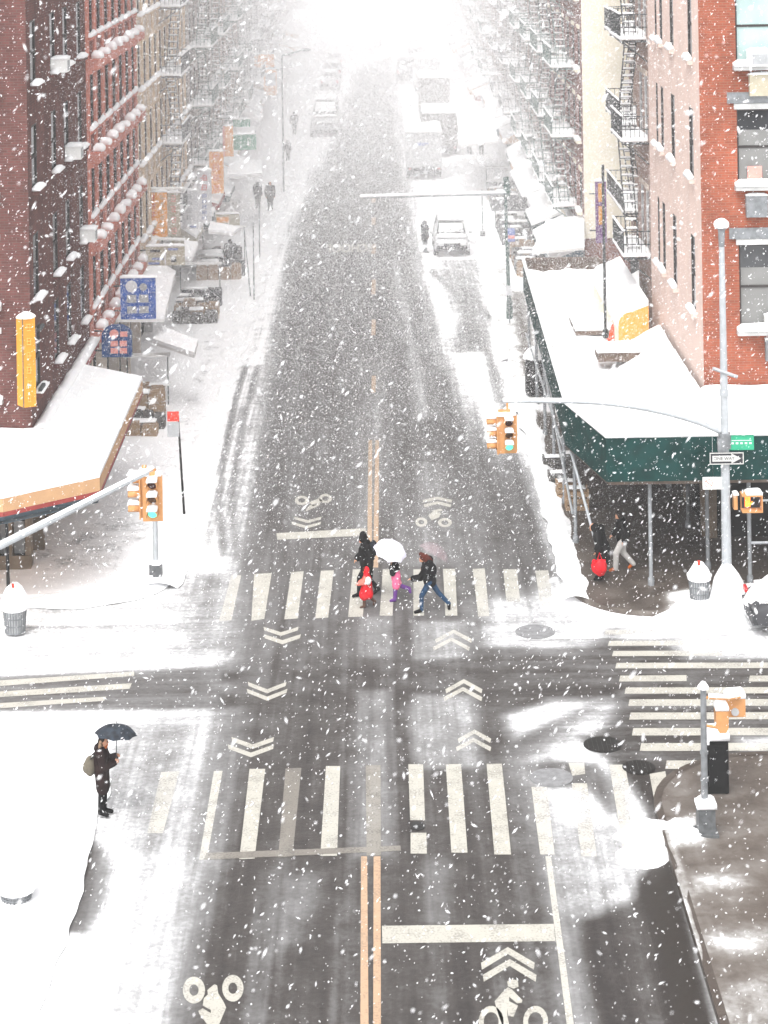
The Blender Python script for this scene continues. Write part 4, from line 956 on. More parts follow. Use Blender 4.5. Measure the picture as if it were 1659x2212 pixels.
blade("vertical_sign", "tall white sign with red and blue lettering left of the orange blade sign", 427, 368, 456, 482, 101, SIGNW, prints=[(REDP, col4(.5, .5, 2, .86, .68, sd=15)), (BLUEP, col4(.5, .4, 5, .52, .1, sd=18))])
blade("vertical_sign", "orange blade sign with faded red characters beside the tall white sign", 453, 327, 482, 418, 108, SIGNO, prints=[(PINKP, col4(.5, .6, 4, sd=21))])
blade("vertical_sign", "small orange blade sign standing against the green shop sign", 482, 272, 503, 338, 116, SIGNO, prints=[(PINKP, [('r', .1, .5, .2, 1.0)])])
blade("shop_sign", "green and white shop sign under a snowy ledge on the left", 505, 290, 553, 324, 118, SIGNGR, prints=[(WHITEP, col4(.36, .2, 1, .5, .5, sd=25) + [('t', .68, .5, .22, .6, 26)])])
blade("shop_sign", "plain green shop sign above the snowy ledge on the left", 503, 258, 540, 274, 121, SIGNGR)
blade("shop_sign", "wide pale printed shop sign under the white rail on the left", 316, 532, 398, 574, 85, SIGNK, prints=[(BLUEP, [('r', .3, .36, .3, .12), ('r', .7, .86, .26, .12), ('r', .2, .12, .3, .12)]), (DARKP, [('r', .24, .78, .26, .14), ('r', .72, .32, .14, .3)]), (SIGNW, [('r', .5, .5, .04, .9)])])
blade("shop_sign", "low orange brown shop sign leaning by the left kerb", 466, 462, 517, 487, 104, SIGNK, prints=[(SIGNO, [('r', .3, .5, .5, .5)])])
blade("street_banner", "pale orange banner far along the left row", 543, 117, 592, 146, 168, SIGNO)
blade("street_banner", "pale orange and blue hanging sign below the far banner", 570, 150, 597, 206, 165, SIGNO, prints=[(SIGNW, [('r', .55, .62, .8, .5)])])
# rails above and below the orange sign
b = MB(); p0, p1 = atd(300, 408, 90.5), atd(400, 406, 92); q0, q1 = atd(270, 514, 89.5), atd(400, 517, 90.5)
for a_, c_ in ((p0, p1), (q0, q1)): b.tube([a_, c_], .07, 8)
b.tube([atd(300, 478, 89), atd(330, 512, 90)], .05, 6)
t = single("sign_support", b, WHITEP, "white snow covered rails holding the orange sign", "sign support", tuple(p0))
# purple and yellow sign on the right with its dark pole
blade("vertical_sign", "purple vertical sign with yellow panel beside the pink wall", 1288, 392, 1309, 525, 86, PURPLE, prints=[(SIGNY, [('r', .5, .82, .5, .3), ('r', .5, .45, .5, .3)])])
b = MB(); p0 = on(1308, 730, 3.5); b.tube([p0, p0 + Vector((0, 0, 6.0))], .05, 8); b.tube([p0, p0 + Vector((0, 0, .3))], .09, 8)
single("conduit_pole", b, IRON, "thin dark pole rising from the shed roof beside the pink building", "pole", tuple(p0))
blade("vertical_sign", "faint red lettered sign far along the right row", 1148, 100, 1160, 175, 150, SIGNW, prints=[(PINKP, col4(.5, .7, 5, sd=60))])
# ---------------------------------------------------------------- sidewalk shed on the right
t = thing("sidewalk_shed", "green sidewalk shed with deep snow on its roof around the right corner", "scaffold", (7.5, 58.5, 0))
PO = [(5.62, 83.0), (5.25, 60.4), (6.02, 56.7), (17.5, 56.7)]; zb, zt = 3.05, 4.27
for i in range(3):
    o0, o1 = Vector((*PO[i], 0)), Vector((*PO[i + 1], 0)); tt = (o1 - o0).normalized(); nn = Vector((tt.y, -tt.x, 0))
    if nn.x > 0 and i < 2: nn = -nn
    if i == 2: nn = Vector((0, -1, 0))
    n = max(1, int((o1 - o0).length / 2.4))
    for k in range(n):
        a, c = o0.lerp(o1, k / n), o0.lerp(o1, (k + 1) / n); a2, c2 = a + tt * .006, c - tt * .006
        b = MB(); e = nn * .025
        b.add([a2 + e + Vector((0, 0, zb)), c2 + e + Vector((0, 0, zb)), c2 + e + Vector((0, 0, zt)), a2 + e + Vector((0, 0, zt)), a2 - e + Vector((0, 0, zb)), c2 - e + Vector((0, 0, zb)), c2 - e + Vector((0, 0, zt)), a2 - e + Vector((0, 0, zt))],
              [(0, 1, 2, 3), (4, 5, 6, 7), (0, 1, 5, 4), (3, 2, 6, 7), (0, 3, 7, 4), (1, 2, 6, 5)])
        part("green_panel", b, GREENP, t)
    b = MB(); b.tube([o0 + Vector((0, 0, zt + .03)), o1 + Vector((0, 0, zt + .03))], .07, 6); part("rim_snow", b, SNOW, t)
b = MB(); b.bbox((5.62, 82.95, zb), (9.0, 83.0, zt - .01)); b.bbox((5.7, 82.9, zt - .01), (8.6, 83.05, zt + .1)); part("end_panel", b, WOODM, t)
b = MB(); b.prism([(5.62, 82.9), (5.30, 60.4), (6.06, 56.75), (17.4, 56.75), (17.4, 60.95), (9.3, 60.95), (9.3, 82.9)], 2.95, 3.1); part("deck", b, WOODM, t)
for x, y in ((5.5, 60.7), (5.52, 64.5), (5.54, 68.5), (5.57, 72.5), (5.6, 76.5), (5.62, 80.5), (7.2, 56.95), (9.9, 56.95), (12.6, 56.95), (8.95, 58.2), (8.95, 61.9), (8.95, 66), (8.95, 70), (8.95, 74), (8.95, 78)):
    part("post", MB().tube([(x, y, .14), (x, y, .34), (x, y, .341), (x, y, 2.95)], [.09, .09, .055, .055], 8), GREYM, t)
for a_, c_, r_ in (((5.35, 60.6, 3.0), (5.9, 57.4, .6), .045), ((5.48, 72.3, 2.9), (5.45, 61.0, .9), .04), ((5.5, 64.5, 1.9), (5.5, 80.5, 1.9), .035), ((9.9, 56.95, 1.25), (14.5, 56.95, 1.25), .04), ((9.9, 56.95, 2.4), (12.6, 56.95, 2.4), .03)):
    part("brace", MB().tube([a_, c_], r_, 6), GALV, t)
xs = steps([(5.30, 17.35, .14)]); ys = steps([(56.75, 82.9, .16)])
def deck_z(X, Y):
    z = np.full(X.shape, 3.42)
    q = np.array([mnoise.noise(Vector((x * .8, y * .5, 7))) * .08 + mnoise.noise(Vector((x * 2.2, y * 2.0, 3))) * .035 for x, y in zip(X.ravel(), Y.ravel())]).reshape(X.shape)
    z += q
    lump = np.clip((Y - 78.2) / 1.2, 0, 1) * np.clip((82.9 - Y) / .4, 0, 1); z += lump * (.55 + q * 3.5)
    tar = np.clip((X - 7.55) / .12, 0, 1) * np.clip((70.5 - Y) / .6, 0, 1); z += tar * (.10 + np.clip((X - 7.6) / 1.75, 0, 1) * 1.05 * np.clip((Y - 57) / 3.0, 0, 1))
    fr = np.clip((X - 9.35) / .3, 0, 1); z += fr * 0.10 * np.sin(X * 3.4 + (Y - 57) * 2.4) * np.clip((60.9 - Y) / 1.5, 0, 1)
    hole = np.exp(-((X - 5.75) / .22) ** 2 - ((Y - 64.3) / .7) ** 2); z -= .5 * hole
    edge = np.clip((X - 5.30) / .25, 0, 1) * np.clip((Y - 56.75) / .25, 0, 1); return 3.12 + (z - 3.12) * (.6 + .4 * edge)
me, co = grid_mesh("roof_snow", xs, ys, deck_z)
b = bmesh.new(); b.from_mesh(me)
def cutx(p, n): bmesh.ops.bisect_plane(b, geom=b.verts[:] + b.edges[:] + b.faces[:], plane_co=p, plane_no=n, clear_outer=True)
e = (Vector((6.02, 56.7, 0)) - Vector((5.25, 60.4, 0))); cutx((5.31, 60.4, 0), (e.y, -e.x, 0)); e = Vector((5.25 - 5.62, 60.4 - 83, 0)); cutx((5.67, 83, 0), (e.y, -e.x, 0))
bmesh.ops.delete(b, geom=[v for v in b.verts if v.co.x > 9.34 and v.co.y > 60.98], context='VERTS')
b.to_mesh(me); b.free(); me.update()
for v in me.vertices: v.co -= Vector(t.location)
link("roof_snow", me, SNOW, t)
# things standing on the shed roof
b = MB(); p = on(1338, 790, 3.6); b.box((0, 0, .12), (1.35, 1.1, .3)); o = single("roof_hatch", b, WOODM, "low snow covered wooden box on the middle of the shed roof", "box", (p.x, p.y + .6, 3.75), world=False)
b = MB(); b.slab(-.72, .72, -.6, .6, .272, .16, .02, .2); part("snow_cap", b, SNOW, o, world=False)
p = on(1290, 722, 3.5); b = MB(); b.box((0, 0, .06), (1.5, 2.6, .12)); o = single("plank_stack", b, WOODM, "flat snow covered plank pile beside the orange cone", "planks", (p.x, p.y + 1.2, 3.5), world=False)
b = MB(); b.slab(-.76, .74, -1.25, 1.3, .122, .14, .02, .25); part("snow_cap", b, SNOW, o, world=False)
p = on(1323, 735, 3.55); o = thing("traffic_cone", "small orange traffic cone on the shed roof beside the orange canopy", "traffic cone", tuple(p))
b = MB(); b.tube([(0, 0, .03), (0, 0, .55)], [.15, .04], 12); part("cone", b, CONE, o, world=False); b = MB(); b.box((0, 0, .015), (.36, .36, .03)); part("base", b, CONE, o, world=False)
b = MB(); b.mound((-.03, .05, .5), .08, .08, .12); part("snow_cap", b, SNOW, o, world=False)
# orange barrel canopy
o = thing("barrel_canopy", "orange rounded canopy end with snow on its barrel top beside the pink wall", "canopy", (8.45, 70.3, 3.45))
prof = [(-.52, 0), (-.52, .95)] + [(-.52 + .45 * (1 - math.cos(q)), .95 + .4 * math.sin(q)) for q in [k * math.pi / 2 / 6 for k in range(1, 7)]] + [(.5, 1.55), (.5, 0)]
b = MB(); b.prism(prof, 0, .05, lambda a, z, e: (a, e, z)); part("end_face", b, SIGNO, o, world=False)
b = MB(); b.prism(prof, .052, 8.2, lambda a, z, e: (a, e, z)); part("canvas", b, CREAM, o, world=False)
b = MB(); pr2 = [(-.55, .78), (-.57, 1.0)] + [(-.57 + .5 * (1 - math.cos(q)), 1.0 + .48 * math.sin(q)) for q in [k * math.pi / 2 / 6 for k in range(1, 7)]] + [(.5, 1.75), (.5, 1.56), (-.07, 1.36), (-.4, 1.2), (-.522, .95)]
b.prism(pr2, .02, 8.25, lambda a, z, e: (a, e, z)); part("snow_cap", b, SNOW, o, world=False)
b = MB(); [b.sphere((x, -.03, .42), .05, 8, 5) for x in (-.22, .08)]; b.box((-.07, -.02, .42), (.07, .03, .07)); part("print", b, WHITEP, o, world=False)
# ---------------------------------------------------------------- traffic signals, poles, signs
def signal_head(label, loc, rz, lit=True):
    """hangs from its top; looks along local -Y"""
    o = thing("traffic_signal", label, "traffic light", tuple(loc), rz, 'three-lens traffic signals')
    b = MB(); b.box((0, .1, -.5), (.34, .2, .98)); b.box((0, .02, -.5), (.44, .03, 1.02)); b.box((0, .1, .06), (.1, .1, .14)); part("housing", b, ORANGE, o, world=False)
    for k, m in enumerate((LENSOFF, LENSAMB, LENSG if lit else LENSOFF)):
        z = -.18 - k * .32
        v = MB(); n = 10; vs = []
        for j in range(n + 1):
            a = math.pi * (-.12 + 1.24 * j / n)
            for yy, r_ in ((0.0, .135), (-.26, .13)): vs.append((r_ * math.cos(a), yy, z + r_ * math.sin(a)))
            for yy, r_ in ((-.26, .118), (0.0, .122)): vs.append((r_ * math.cos(a), yy, z + r_ * math.sin(a)))
        fs = [tuple(j * 4 + q for q in (c, (c + 1) % 4)) + tuple((j + 1) * 4 + q for q in ((c + 1) % 4, c)) for j in range(n) for c in range(4)]
        v.add(vs, fs + [(0, 1, 2, 3), (n * 4, n * 4 + 1, n * 4 + 2, n * 4 + 3)], True); vz = part("visor", v, ORANGE, o, world=False)
        s = MB(); s.slab(-.115, .115, -.27, -.0, z + .10, .10, .01, .06, seed=k); part("snow_cap", s, SNOW, vz, world=False)
        l = MB(); l.sphere((0, -.005, z), .112, 12, 8, (1, .25, 1)); part("lens", l, m, o, world=False)
    s = MB(); s.slab(-.2, .2, -.02, .2, -.008, .08, .01, .08); part("snow_cap", s, SNOW, o, world=False)
    return o
def mast(b, p0, p1, r0, r1, sag=.1, n=10):
    p0, p1 = Vector(p0), Vector(p1); pts = []
    for k in range(n + 1):
        q = k / n; v = p0.lerp(p1, q); v.z += sag * math.sin(math.pi * q) * (p1 - p0).length * .1; pts.append(v)
    b.tube(pts, [r0 + (r1 - r0) * k / n for k in range(n + 1)], 8); return pts
def cap_along(pts, r, lift): b = MB(); b.tube([Vector(p) + Vector((0, 0, lift)) for p in pts], r, 6); return b
# left: pole on the near kerb out of the picture, arm reaching over the corner
pe = atd(330, 1016, 46.5); o = thing("signal_pole", "pale grey signal mast arm slanting up from the left edge over the snowy corner", "signal pole", (-9.3, 41.0, KR))
b = MB(); b.tube([(-9.3, 41, .14), (-9.3, 41, 6.4)], [.13, .09], 10); b.tube([(-9.3, 41, .14), (-9.3, 41, .9)], [.22, .2], 10); part("pole", b, GALV, o)
b = MB(); ps = mast(b, (-9.3, 41, 5.35 + .35), pe, .075, .045, .0); part("mast_arm", b, GALV, o)
part("snow_cap", cap_along(ps, .05, .06), SNOW, o)
b = MB(); b.box((pe.x, pe.y, pe.z - .06), (.12, .3, .12)); b.box((pe.x - .02, pe.y + .0, pe.z - .2), (.05, .05, .3)); b.box((pe.x + .17, pe.y, pe.z - .2), (.05, .05, .3)); part("hanger", b, ORANGE, o)
pc = atd(329, 1028, 46.4); signal_head("left signal facing the bridge with green lens lit", (pc.x, pc.y, pc.z), 0.0)
pc = atd(297, 1024, 46.7); signal_head("left signal turned sideways with snow on its visors", (pc.x + .05, pc.y, pc.z + .06), -math.pi / 2, False)
# right: tall lamp and signal pole at the corner
bp = on(1571, 1296, KR); dR = bp.y; tz = atd(1570, 492, dR).z
o = thing("lamp_and_signal_pole", "tall grey street pole with snow balled lamp top in front of the green shed", "signal pole", (bp.x, bp.y, KR))
b = MB(); b.tube([(bp.x, dR, .14), (bp.x, dR, tz - .5)], [.14, .075], 12); b.tube([(bp.x, dR, 5.6), (bp.x, dR, 5.75)], [.13, .12], 12); part("pole", b, GALV, o)
b = MB(); b.tube([(bp.x, dR, .14), (bp.x, dR, .5)], [.26, .22], 12); part("base", b, GALV, o)
b = MB(); b.mound((bp.x, dR - .12, .14), .55, .5, 1.0, seed=4); part("base_snow", b, SNOW, o)
b = MB(); b.tube([(bp.x, dR, tz - .5), (bp.x, dR, tz)], [.075, .1], 10); b.sphere((bp.x, dR, tz + .02), .17, 12, 8, (1, 1, .5)); part("luminaire", b, GREYM, o)
b = MB(); b.sphere((bp.x, dR, tz + .1), .21, 12, 8, (1, 1, .75), jit=.1); part("snow_cap", b, SNOW, o)
aw_, ae = atd(1556, 932, dR), atd(1086, 867, dR)
b = MB(); n = 12; ps = []
for k in range(n + 1):
    q = k / n; v = Vector(aw_).lerp(ae, q); v.z += .34 * math.sin(math.pi * q ** .8); ps.append(v)
b.tube(ps, [.075 - .03 * k / n for k in range(n + 1)], 8); part("mast_arm", b, GALV, o)
part("snow_cap", cap_along(ps[1:], .04, .05), SNOW, o)
b = MB(); b.tube([(bp.x, dR, 4.2), (bp.x, dR, 4.6)], [.17, .17], 10); b.box((bp.x - .1, dR - .05, 4.3), (.2, .2, .35)); part("clamp", b, GREYM, o)
b = MB(); a_ = atd(1560, 795, dR); b.tube([(bp.x - .3, dR - .1, a_.z + .02), (bp.x + .35, dR - .1, a_.z - .22)], .05, 6); part("crossbar", b, GALV, o)
pc = atd(1098, 898, dR); signal_head("right signal facing the bridge over the avenue with green lens lit", (pc.x, pc.y - .15, pc.z + .05), 0.0)
pc = atd(1072, 900, dR); signal_head("right signal turned sideways to face the far kerb", (pc.x, pc.y, pc.z + .05), -math.pi / 2, False)
b = MB(); b.box((ae.x + .12, dR, ae.z - .12), (.06, .06, .3)); b.box((ae.x + .05, dR, ae.z - .25), (.3, .12, .05)); part("hanger", b, ORANGE, o)
def flat_sign(name, label, x0, y0_, x1, y1_, d, m, extra=None):
    a, c = atd(x0, y1_, d), atd(x1, y0_, d); wd, ht = c.x - a.x, c.z - a.z
    o = thing(name, label, "sign", ((a.x + c.x) / 2, d, a.z)); b = MB(); b.box((0, 0, ht / 2), (wd, .02, ht)); part("plate", b, m, o, world=False)
    if extra: extra(o, wd, ht)
    return o
def green_x(o, wd, ht):
    b = MB(); r_ = random.Random(3)
    for k in range(5): b.box((-wd * .36 + k * wd * .18, -.013, ht * .44), (wd * .10, .006, ht * .12))
    b.box((0, -.013, ht * .62), (wd * .8, .006, .018)); part("print", b, SIGNW, o, world=False)
    s = MB(); s.slab(-wd / 2, wd / 2, -.05, .05, ht + .001, .05, .01, .1); part("snow_cap", s, SNOW, o, world=False)
flat_sign("street_name_sign", "bright green street name sign right of the tall grey pole", 1575, 938, 1628, 972, dR - .05, SIGNG, green_x)
def oneway_x(o, wd, ht):
    b = MB(); b.prism([(-wd * .42, ht * .27), (wd * .14, ht * .27), (wd * .14, ht * .1), (wd * .42, ht * .5), (wd * .14, ht * .9), (wd * .14, ht * .73), (-wd * .42, ht * .73)], -.02, -.011, lambda a, z, e: (a, e, z)); part("arrow", b, GREYP2, o, world=False)
    q = text_mb("ONE WAY", ht * .36, .002); q.xf(Matrix.Rotation(R(90), 4, 'X')); q.xf(Matrix.Translation((-wd * .08, -.024, ht * .5))); part("lettering", q, DARKP, o, world=False)
    b = MB()
    for z in (.02, ht - .02): b.box((0, -.014, z), (wd, .008, .022))
    for x in (-wd / 2 + .012, wd / 2 - .012): b.box((x, -.014, ht / 2), (.022, .007, ht - .07))
    part("border", b, GREYP2, o, world=False)
GREYP2 = mat("pale_grey_print", (0.55, 0.55, 0.53), 0.5, 0.08, 8)
flat_sign("one_way_sign", "black one way sign with pale right pointing arrow on the tall pole", 1533, 976, 1606, 1004, dR - .2, DARKP, oneway_x)
def pinkx(o, wd, ht):
    b = MB(); n = 24
    for k in range(n):
        a0, a1 = 2 * math.pi * k / n, 2 * math.pi * (k + 1) / n; r0, r1 = ht * .36, ht * .28
        b.add([(-wd * .22 + r0 * math.cos(a0), -.013, ht / 2 + r0 * math.sin(a0)), (-wd * .22 + r0 * math.cos(a1), -.013, ht / 2 + r0 * math.sin(a1)), (-wd * .22 + r1 * math.cos(a1), -.013, ht / 2 + r1 * math.sin(a1)), (-wd * .22 + r1 * math.cos(a0), -.013, ht / 2 + r1 * math.sin(a0))], [(0, 1, 2, 3)])
    b.box((-wd * .22, -.014, ht / 2), (ht * .6, .004, .03), M=Matrix.Rotation(R(40), 3, 'Y')); part("print", b, PINKP, o, world=False)
flat_sign("parking_sign", "whitish pink plate sign left of the tall pole below the one way sign", 1518, 1030, 1563, 1057, dR - .05, WHITEP, pinkx)
# pedestrian signal with a lit hand, on the tall pole
a, c = atd(1583, 1098, dR), atd(1642, 1066, dR); o = thing("pedestrian_signal", "pedestrian signal box with lit orange hand beside the tall pole", "pedestrian light", ((a.x + c.x) / 2, dR - .1, a.z))
wd, ht = c.x - a.x, c.z - a.z
b = MB(); b.box((-wd * .42, .1, ht / 2), (.1, .25, ht)); b.box((wd * .15, .16, ht / 2), (wd * .72, .12, ht)); b.box((wd * .15, 0, ht + .02), (wd * .74, .4, .04)); b.box((wd * .15, 0, -.02), (wd * .74, .4, .04)); b.box((wd * .5, 0, ht / 2), (.03, .4, ht)); part("housing", b, ORANGE, o, world=False)
b = MB(); b.box((wd * .15, .09, ht / 2), (wd * .66, .02, ht * .9)); part("screen", b, DARKP, o, world=False)
b = MB(); hx = wd * .03
b.box((hx, .07, ht * .32), (.14, .02, .16))
for k, (dx, l) in enumerate(((-.055, .13), (-.018, .17), (.02, .16), (.056, .12))): b.box((hx + dx, .07, ht * .32 + .07 + l / 2), (.028, .02, l))
b.box((hx + .095, .07, ht * .36), (.03, .02, .12), M=Matrix.Rotation(R(35), 3, 'Y')); part("hand_symbol", b, LENSR, o, world=False)
b = MB(); b.slab(-.05, wd * .52, -.2, .2, ht + .042, .09, .01, .1); b.slab(-wd * .5, -wd * .3, -.05, .25, ht + .002, .08, .01, .08); part("snow_cap", b, SNOW, o, world=False)
# far mast arm on the dark green pole
b0 = on(1101, 690, KR); d0 = b0.y; top = atd(1095, 383, d0).z
o = thing("signal_pole", "dark green street pole with long snowy mast arm across the avenue far back", "signal pole", tuple(b0))
b = MB(); b.tube([b0, (b0.x - .12, d0, top)], [.09, .06], 8); b.tube([b0, b0 + Vector((0, 0, .8))], [.15, .13], 8); part("pole", b, GREENIRON, o)
p0, p1 = atd(1094, 418, d0), atd(778, 427, d0); b = MB(); b.tube([p0, p1], [.06, .04], 8); part("mast_arm", b, GALV, o)
b = MB(); b.tube([p0 + Vector((0, 0, .07)), p1 + Vector((0, 0, .07))], .075, 6); part("snow_cap", b, SNOW, o)
b = MB(); a = atd(1096, 405, d0); b.box((a.x, d0 - .1, a.z - .1), (.2, .2, .5)); b.box((a.x, d0, a.z + .25), (.12, .3, .4)); part("signal_box", b, GREENIRON, o)
o = flat_sign("bus_stop_sign", "blue sign with red stripe half way up the dark green pole", 1097, 493, 1112, 522, d0 - .12, BLUEP, lambda o_, wd, ht: part("print", MB().box((0, -.013, ht * .35), (wd * .9, .006, ht * .25)), PINKP, o_, world=False))
# thin poles
def street_pole(name, label, xb, yb, yt, r=.035, m=IRON, head=None, cat="post", lean=0):
    p = on(xb, yb, KR); zt_ = atd(xb + lean, yt, p.y).z; q = atd(xb + lean, yt, p.y)
    o = thing(name, label, cat, tuple(p)); b = MB(); b.tube([p, q], [r, r * .8], 8); part("post", b, m, o)
    if head: head(o, q)
    return o
def parking_head(m1, m2, w_=.36):
    def g_(o, q):
        b = MB(); b.box((q.x - .14, q.y - .04, q.z - .12), (w_, .02, .30)); part("sign_plate", b, m1, o); b = MB(); b.box((q.x - .14, q.y - .04, q.z - .52), (w_, .02, .45)); part("lower_plate", b, m2, o)
    return g_
street_pole("sign_post", "thin black post with red topped sign plate on the left pavement", 398, 1112, 890, .04, BLACK, parking_head(REDP, GREYP), "sign post", -14)
o = street_pole("sign_post", "thin black post at the left edge before the dark shopfront", 19, 1310, 1068, .05, BLACK, lambda o_, q: part("sign_plate", MB().box((q.x - .03, q.y - .05, q.z - .05), (.3, .02, .45)), SIGNW, o_), "sign post", -6)
street_pole("sign_post", "tall thin post on the left kerb beside the leaning pair", 549, 648, 480, .03, GREYM, None, "sign post", -2)
street_pole("sign_post", "slender leaning post left of the kerb post pair", 541, 640, 490, .03, GREYM, None, "sign post", -14)
street_pole("sign_post", "thin post further back on the left kerb near two pedestrians", 561, 560, 400, .03, GREYM, None, "sign post", -2)
street_pole("street_lamp", "slim pale lamp post on the left kerb across from the truck", 613, 415, 120, .06, GREYM, lambda o_, q: part("lamp_head", MB().tube([q, q + Vector((1.4, 0, .35))], .05, 6).sphere(q + Vector((1.5, 0, .33)), .22, 8, 6, (1.4, 1, .5)), GREYM, o_), "street lamp", -4)
street_pole("sign_post", "thin post with dark foot on the right pavement behind the parked car", 1043, 512, 410, .035, GREYM, lambda o_, q: part("foot", MB().tube([Vector(o_.location), Vector(o_.location) + Vector((0, 0, .3))], .14, 8), DGREYM, o_), "sign post", -2)
street_pole("sign_post", "leaning thin post in the snow in front of the green pole", 1101, 700, 622, .03, GREYM, lambda o_, q: part("sign_plate", MB().box((q.x, q.y - .04, q.z - .1), (.28, .02, .42)), SIGNW, o_), "sign post", -2)
street_pole("signal_post", "plain grey post with square foot on the snowy left corner below the signal", 337, 1243, 1118, .085, GALV, lambda o_, q: (part("foot", MB().box(Vector(o_.location) + Vector((0, 0, .17)), (.34, .34, .36)), DGREYM, o_), part("snow_cap", MB().mound(Vector(o_.location) + Vector((0, 0, .35)), .2, .2, .1), SNOW, o_)), "signal post", -2)
# near right corner: short signal post, pedestrian signals seen from behind, black box
p = on(1523, 1800, KR); o = thing("signal_post", "short grey signal post with snow knob top and box foot at the lower right", "signal post", tuple(p)); x, y, z = p
zt_ = atd(1520, 1485, y).z; tx = atd(1519, 1485, y).x
b = MB(); b.tube([(x, y, .6), (tx, y, zt_)], [.07, .06], 10); [b.tube([(x + (tx - x) * q, y, zz_), (x + (tx - x) * q, y, zz_ + .06)], .085, 10) for zz_, q in ((1.2, .3), (1.75, .55))]; part("post", b, GREYM, o)
b = MB(); b.box((x + .02, y, .42), (.34, .34, .56)); b.box((x + .02, y, .17), (.46, .46, .06)); part("foot", b, DGREYM, o)
b = MB(); b.slab(x - .18, x + .22, y - .2, y + .2, .70, .14, .02, .1); part("snow_cap", b, SNOW, o); part("snow_cap", MB().mound((tx, y, zt_), .12, .12, .13, 10), SNOW, o); part("snow_cap", MB().mound((x - .3, y - .1, .14), .3, .22, .16), SNOW, o)
b = MB(); bz = atd(1535, 1508, y).z; a2 = atd(1575, 1512, y); b.tube([(tx, y, bz + .02), (a2.x, y + .02, a2.z + .02), (atd(1600, 1506, y).x, y + .05, bz)], .035, 6); bz2 = atd(1535, 1566, y).z; b.tube([(tx, y, bz2), (a2.x - .1, y, bz2 - .08)], .03, 6); part("bracket", b, ORANGE, o)
b = MB(); b.tube([(tx + .1, y, bz + .055), (a2.x, y + .02, a2.z + .06), (atd(1600, 1506, y).x, y + .05, bz + .05)], .045, 6); part("bracket_snow", b, SNOW, o)
for lb, (xa, ya, xb_, yb_), dz in (("narrow orange signal box hanging beside the short post", (1546, 1532, 1572, 1580), .05), ("wide orange signal box seen from behind at the lower right", (1572, 1516, 1613, 1556), .3)):
    a, c = atd(xa, yb_, y), atd(xb_, ya, y); wd, ht = c.x - a.x, c.z - a.z; o = thing("pedestrian_signal", lb, "pedestrian light", ((a.x + c.x) / 2, y + dz, a.z))
    b = MB(); b.prism([(-wd / 2, ht * .25), (-wd * .25, 0), (wd * .3, 0), (wd / 2, ht * .25), (wd / 2, ht), (-wd / 2, ht)] if dz < .1 else [(-wd / 2, 0), (wd / 2, 0), (wd / 2, ht), (-wd / 2, ht)], -.14, .14, lambda p_, q, e: (p_, e, q)); part("housing", b, ORANGE, o, world=False)
    if dz > .1: b = MB(); b.tube([(-.02, -.145, ht * .3), (-.02, -.175, ht * .3)], .08, 10); part("back_plate", b, GREYP, o, world=False)
    b = MB(); b.slab(-wd / 2 - .01, wd / 2 + .01, -.15, .18, ht + .002, .13, .02, .08); part("snow_cap", b, SNOW, o, world=False)
p = on(1552, 1716, KR); o = thing("news_box", "tall black street box with thick snow slab on top at the lower right", "street box", tuple(p))
b = MB(); b.box((0, .22, .58), (.45, .44, 1.12)); [b.box((sx * .18, .22 + sy * .17, .01), (.05, .05, .06)) for sx in (-1, 1) for sy in (-1, 1)]; part("cabinet", b, BLACK, o, world=False)
b = MB(); b.box((0, -.012, .62), (.38, .02, .9)); b.box((0, -.03, .95), (.16, .03, .03)); part("door", b, BLACK, o, world=False)
b = MB(); b.slab(-.25, .25, -.05, .5, 1.142, .2, .02, .12); b.box((-.21, -.04, 1.12), (.05, .05, .1)); part("snow_cap", b, SNOW, o, world=False)
# litter baskets
def basket(label, loc, h=.85, r=.3, top=.45, tip=False, sx=1.25):
    o = thing("litter_basket", label, "litter basket", tuple(loc), 0, 'snow topped litter baskets')
    b = MB(); n = 24
    for k in range(n):
        a = 2 * math.pi * k / n; b.tube([(r * .82 * math.cos(a), r * .82 * math.sin(a), .02), (r * math.cos(a), r * math.sin(a), h)], .012, 4)
    for q in (.05, .3, .55, .8, 1.0):
        rr = r * (.82 + .18 * q); b.tube([(rr * math.cos(2 * math.pi * k / 20), rr * math.sin(2 * math.pi * k / 20), h * q) for k in range(21)], .015, 5, cap=False)
    part("wire_basket", b, GREYM, o, world=False)
    b = MB(); b.tube([(0, 0, .04), (0, 0, h * .95)], [r * .76, r * .92], 14); part("bin_liner", b, GREYP, o, world=False)
    b = MB(); b.mound((0, 0, h - .03), r * sx, r * sx, top, 16, 6, seed=loc[0]); b.tube([(0, 0, h - .14), (0, 0, h - .01)], [r * 1.06, r * sx], 16); part("snow_cap", b, SNOW, o, world=False)
    if tip: b = MB(); b.box((-.02, -.12, h + top * .9), (.07, .05, .14)); part("red_tip", b, REDP, o, world=False)
basket("grey basket with a tall snow cap and red tip on the left corner", on(33, 1366, .05), .75, .31, .55, True)
basket("grey basket under a snow dome at the lower left edge", on(36, 1944, KR), .34, .33, .46, False, 1.38)
basket("grey basket with rounded snow cap beside the tall grey pole", on(1511, 1296, KR), .7, .29, .36, True, 1.15)
# mailbox-like dark box on the far right kerb
p = on(1155, 858, KR); o = thing("street_box", "dark ribbed street box with white snow cap beside the shed on the kerb", "street box", tuple(p))
b = MB(); b.box((0, .3, .72), (.62, .55, 1.36)); [b.box((0, .02, .2 + k * .2), (.5, .03, .07)) for k in range(6)]; [b.box((sx * .25, .3 + sy * .2, .02), (.07, .07, .06)) for sx in (-1, 1) for sy in (-1, 1)]; part("cabinet", b, BLACK, o, world=False)
b = MB(); b.mound((0, .3, 1.4), .42, .4, .42); part("snow_cap", b, SNOW, o, world=False)
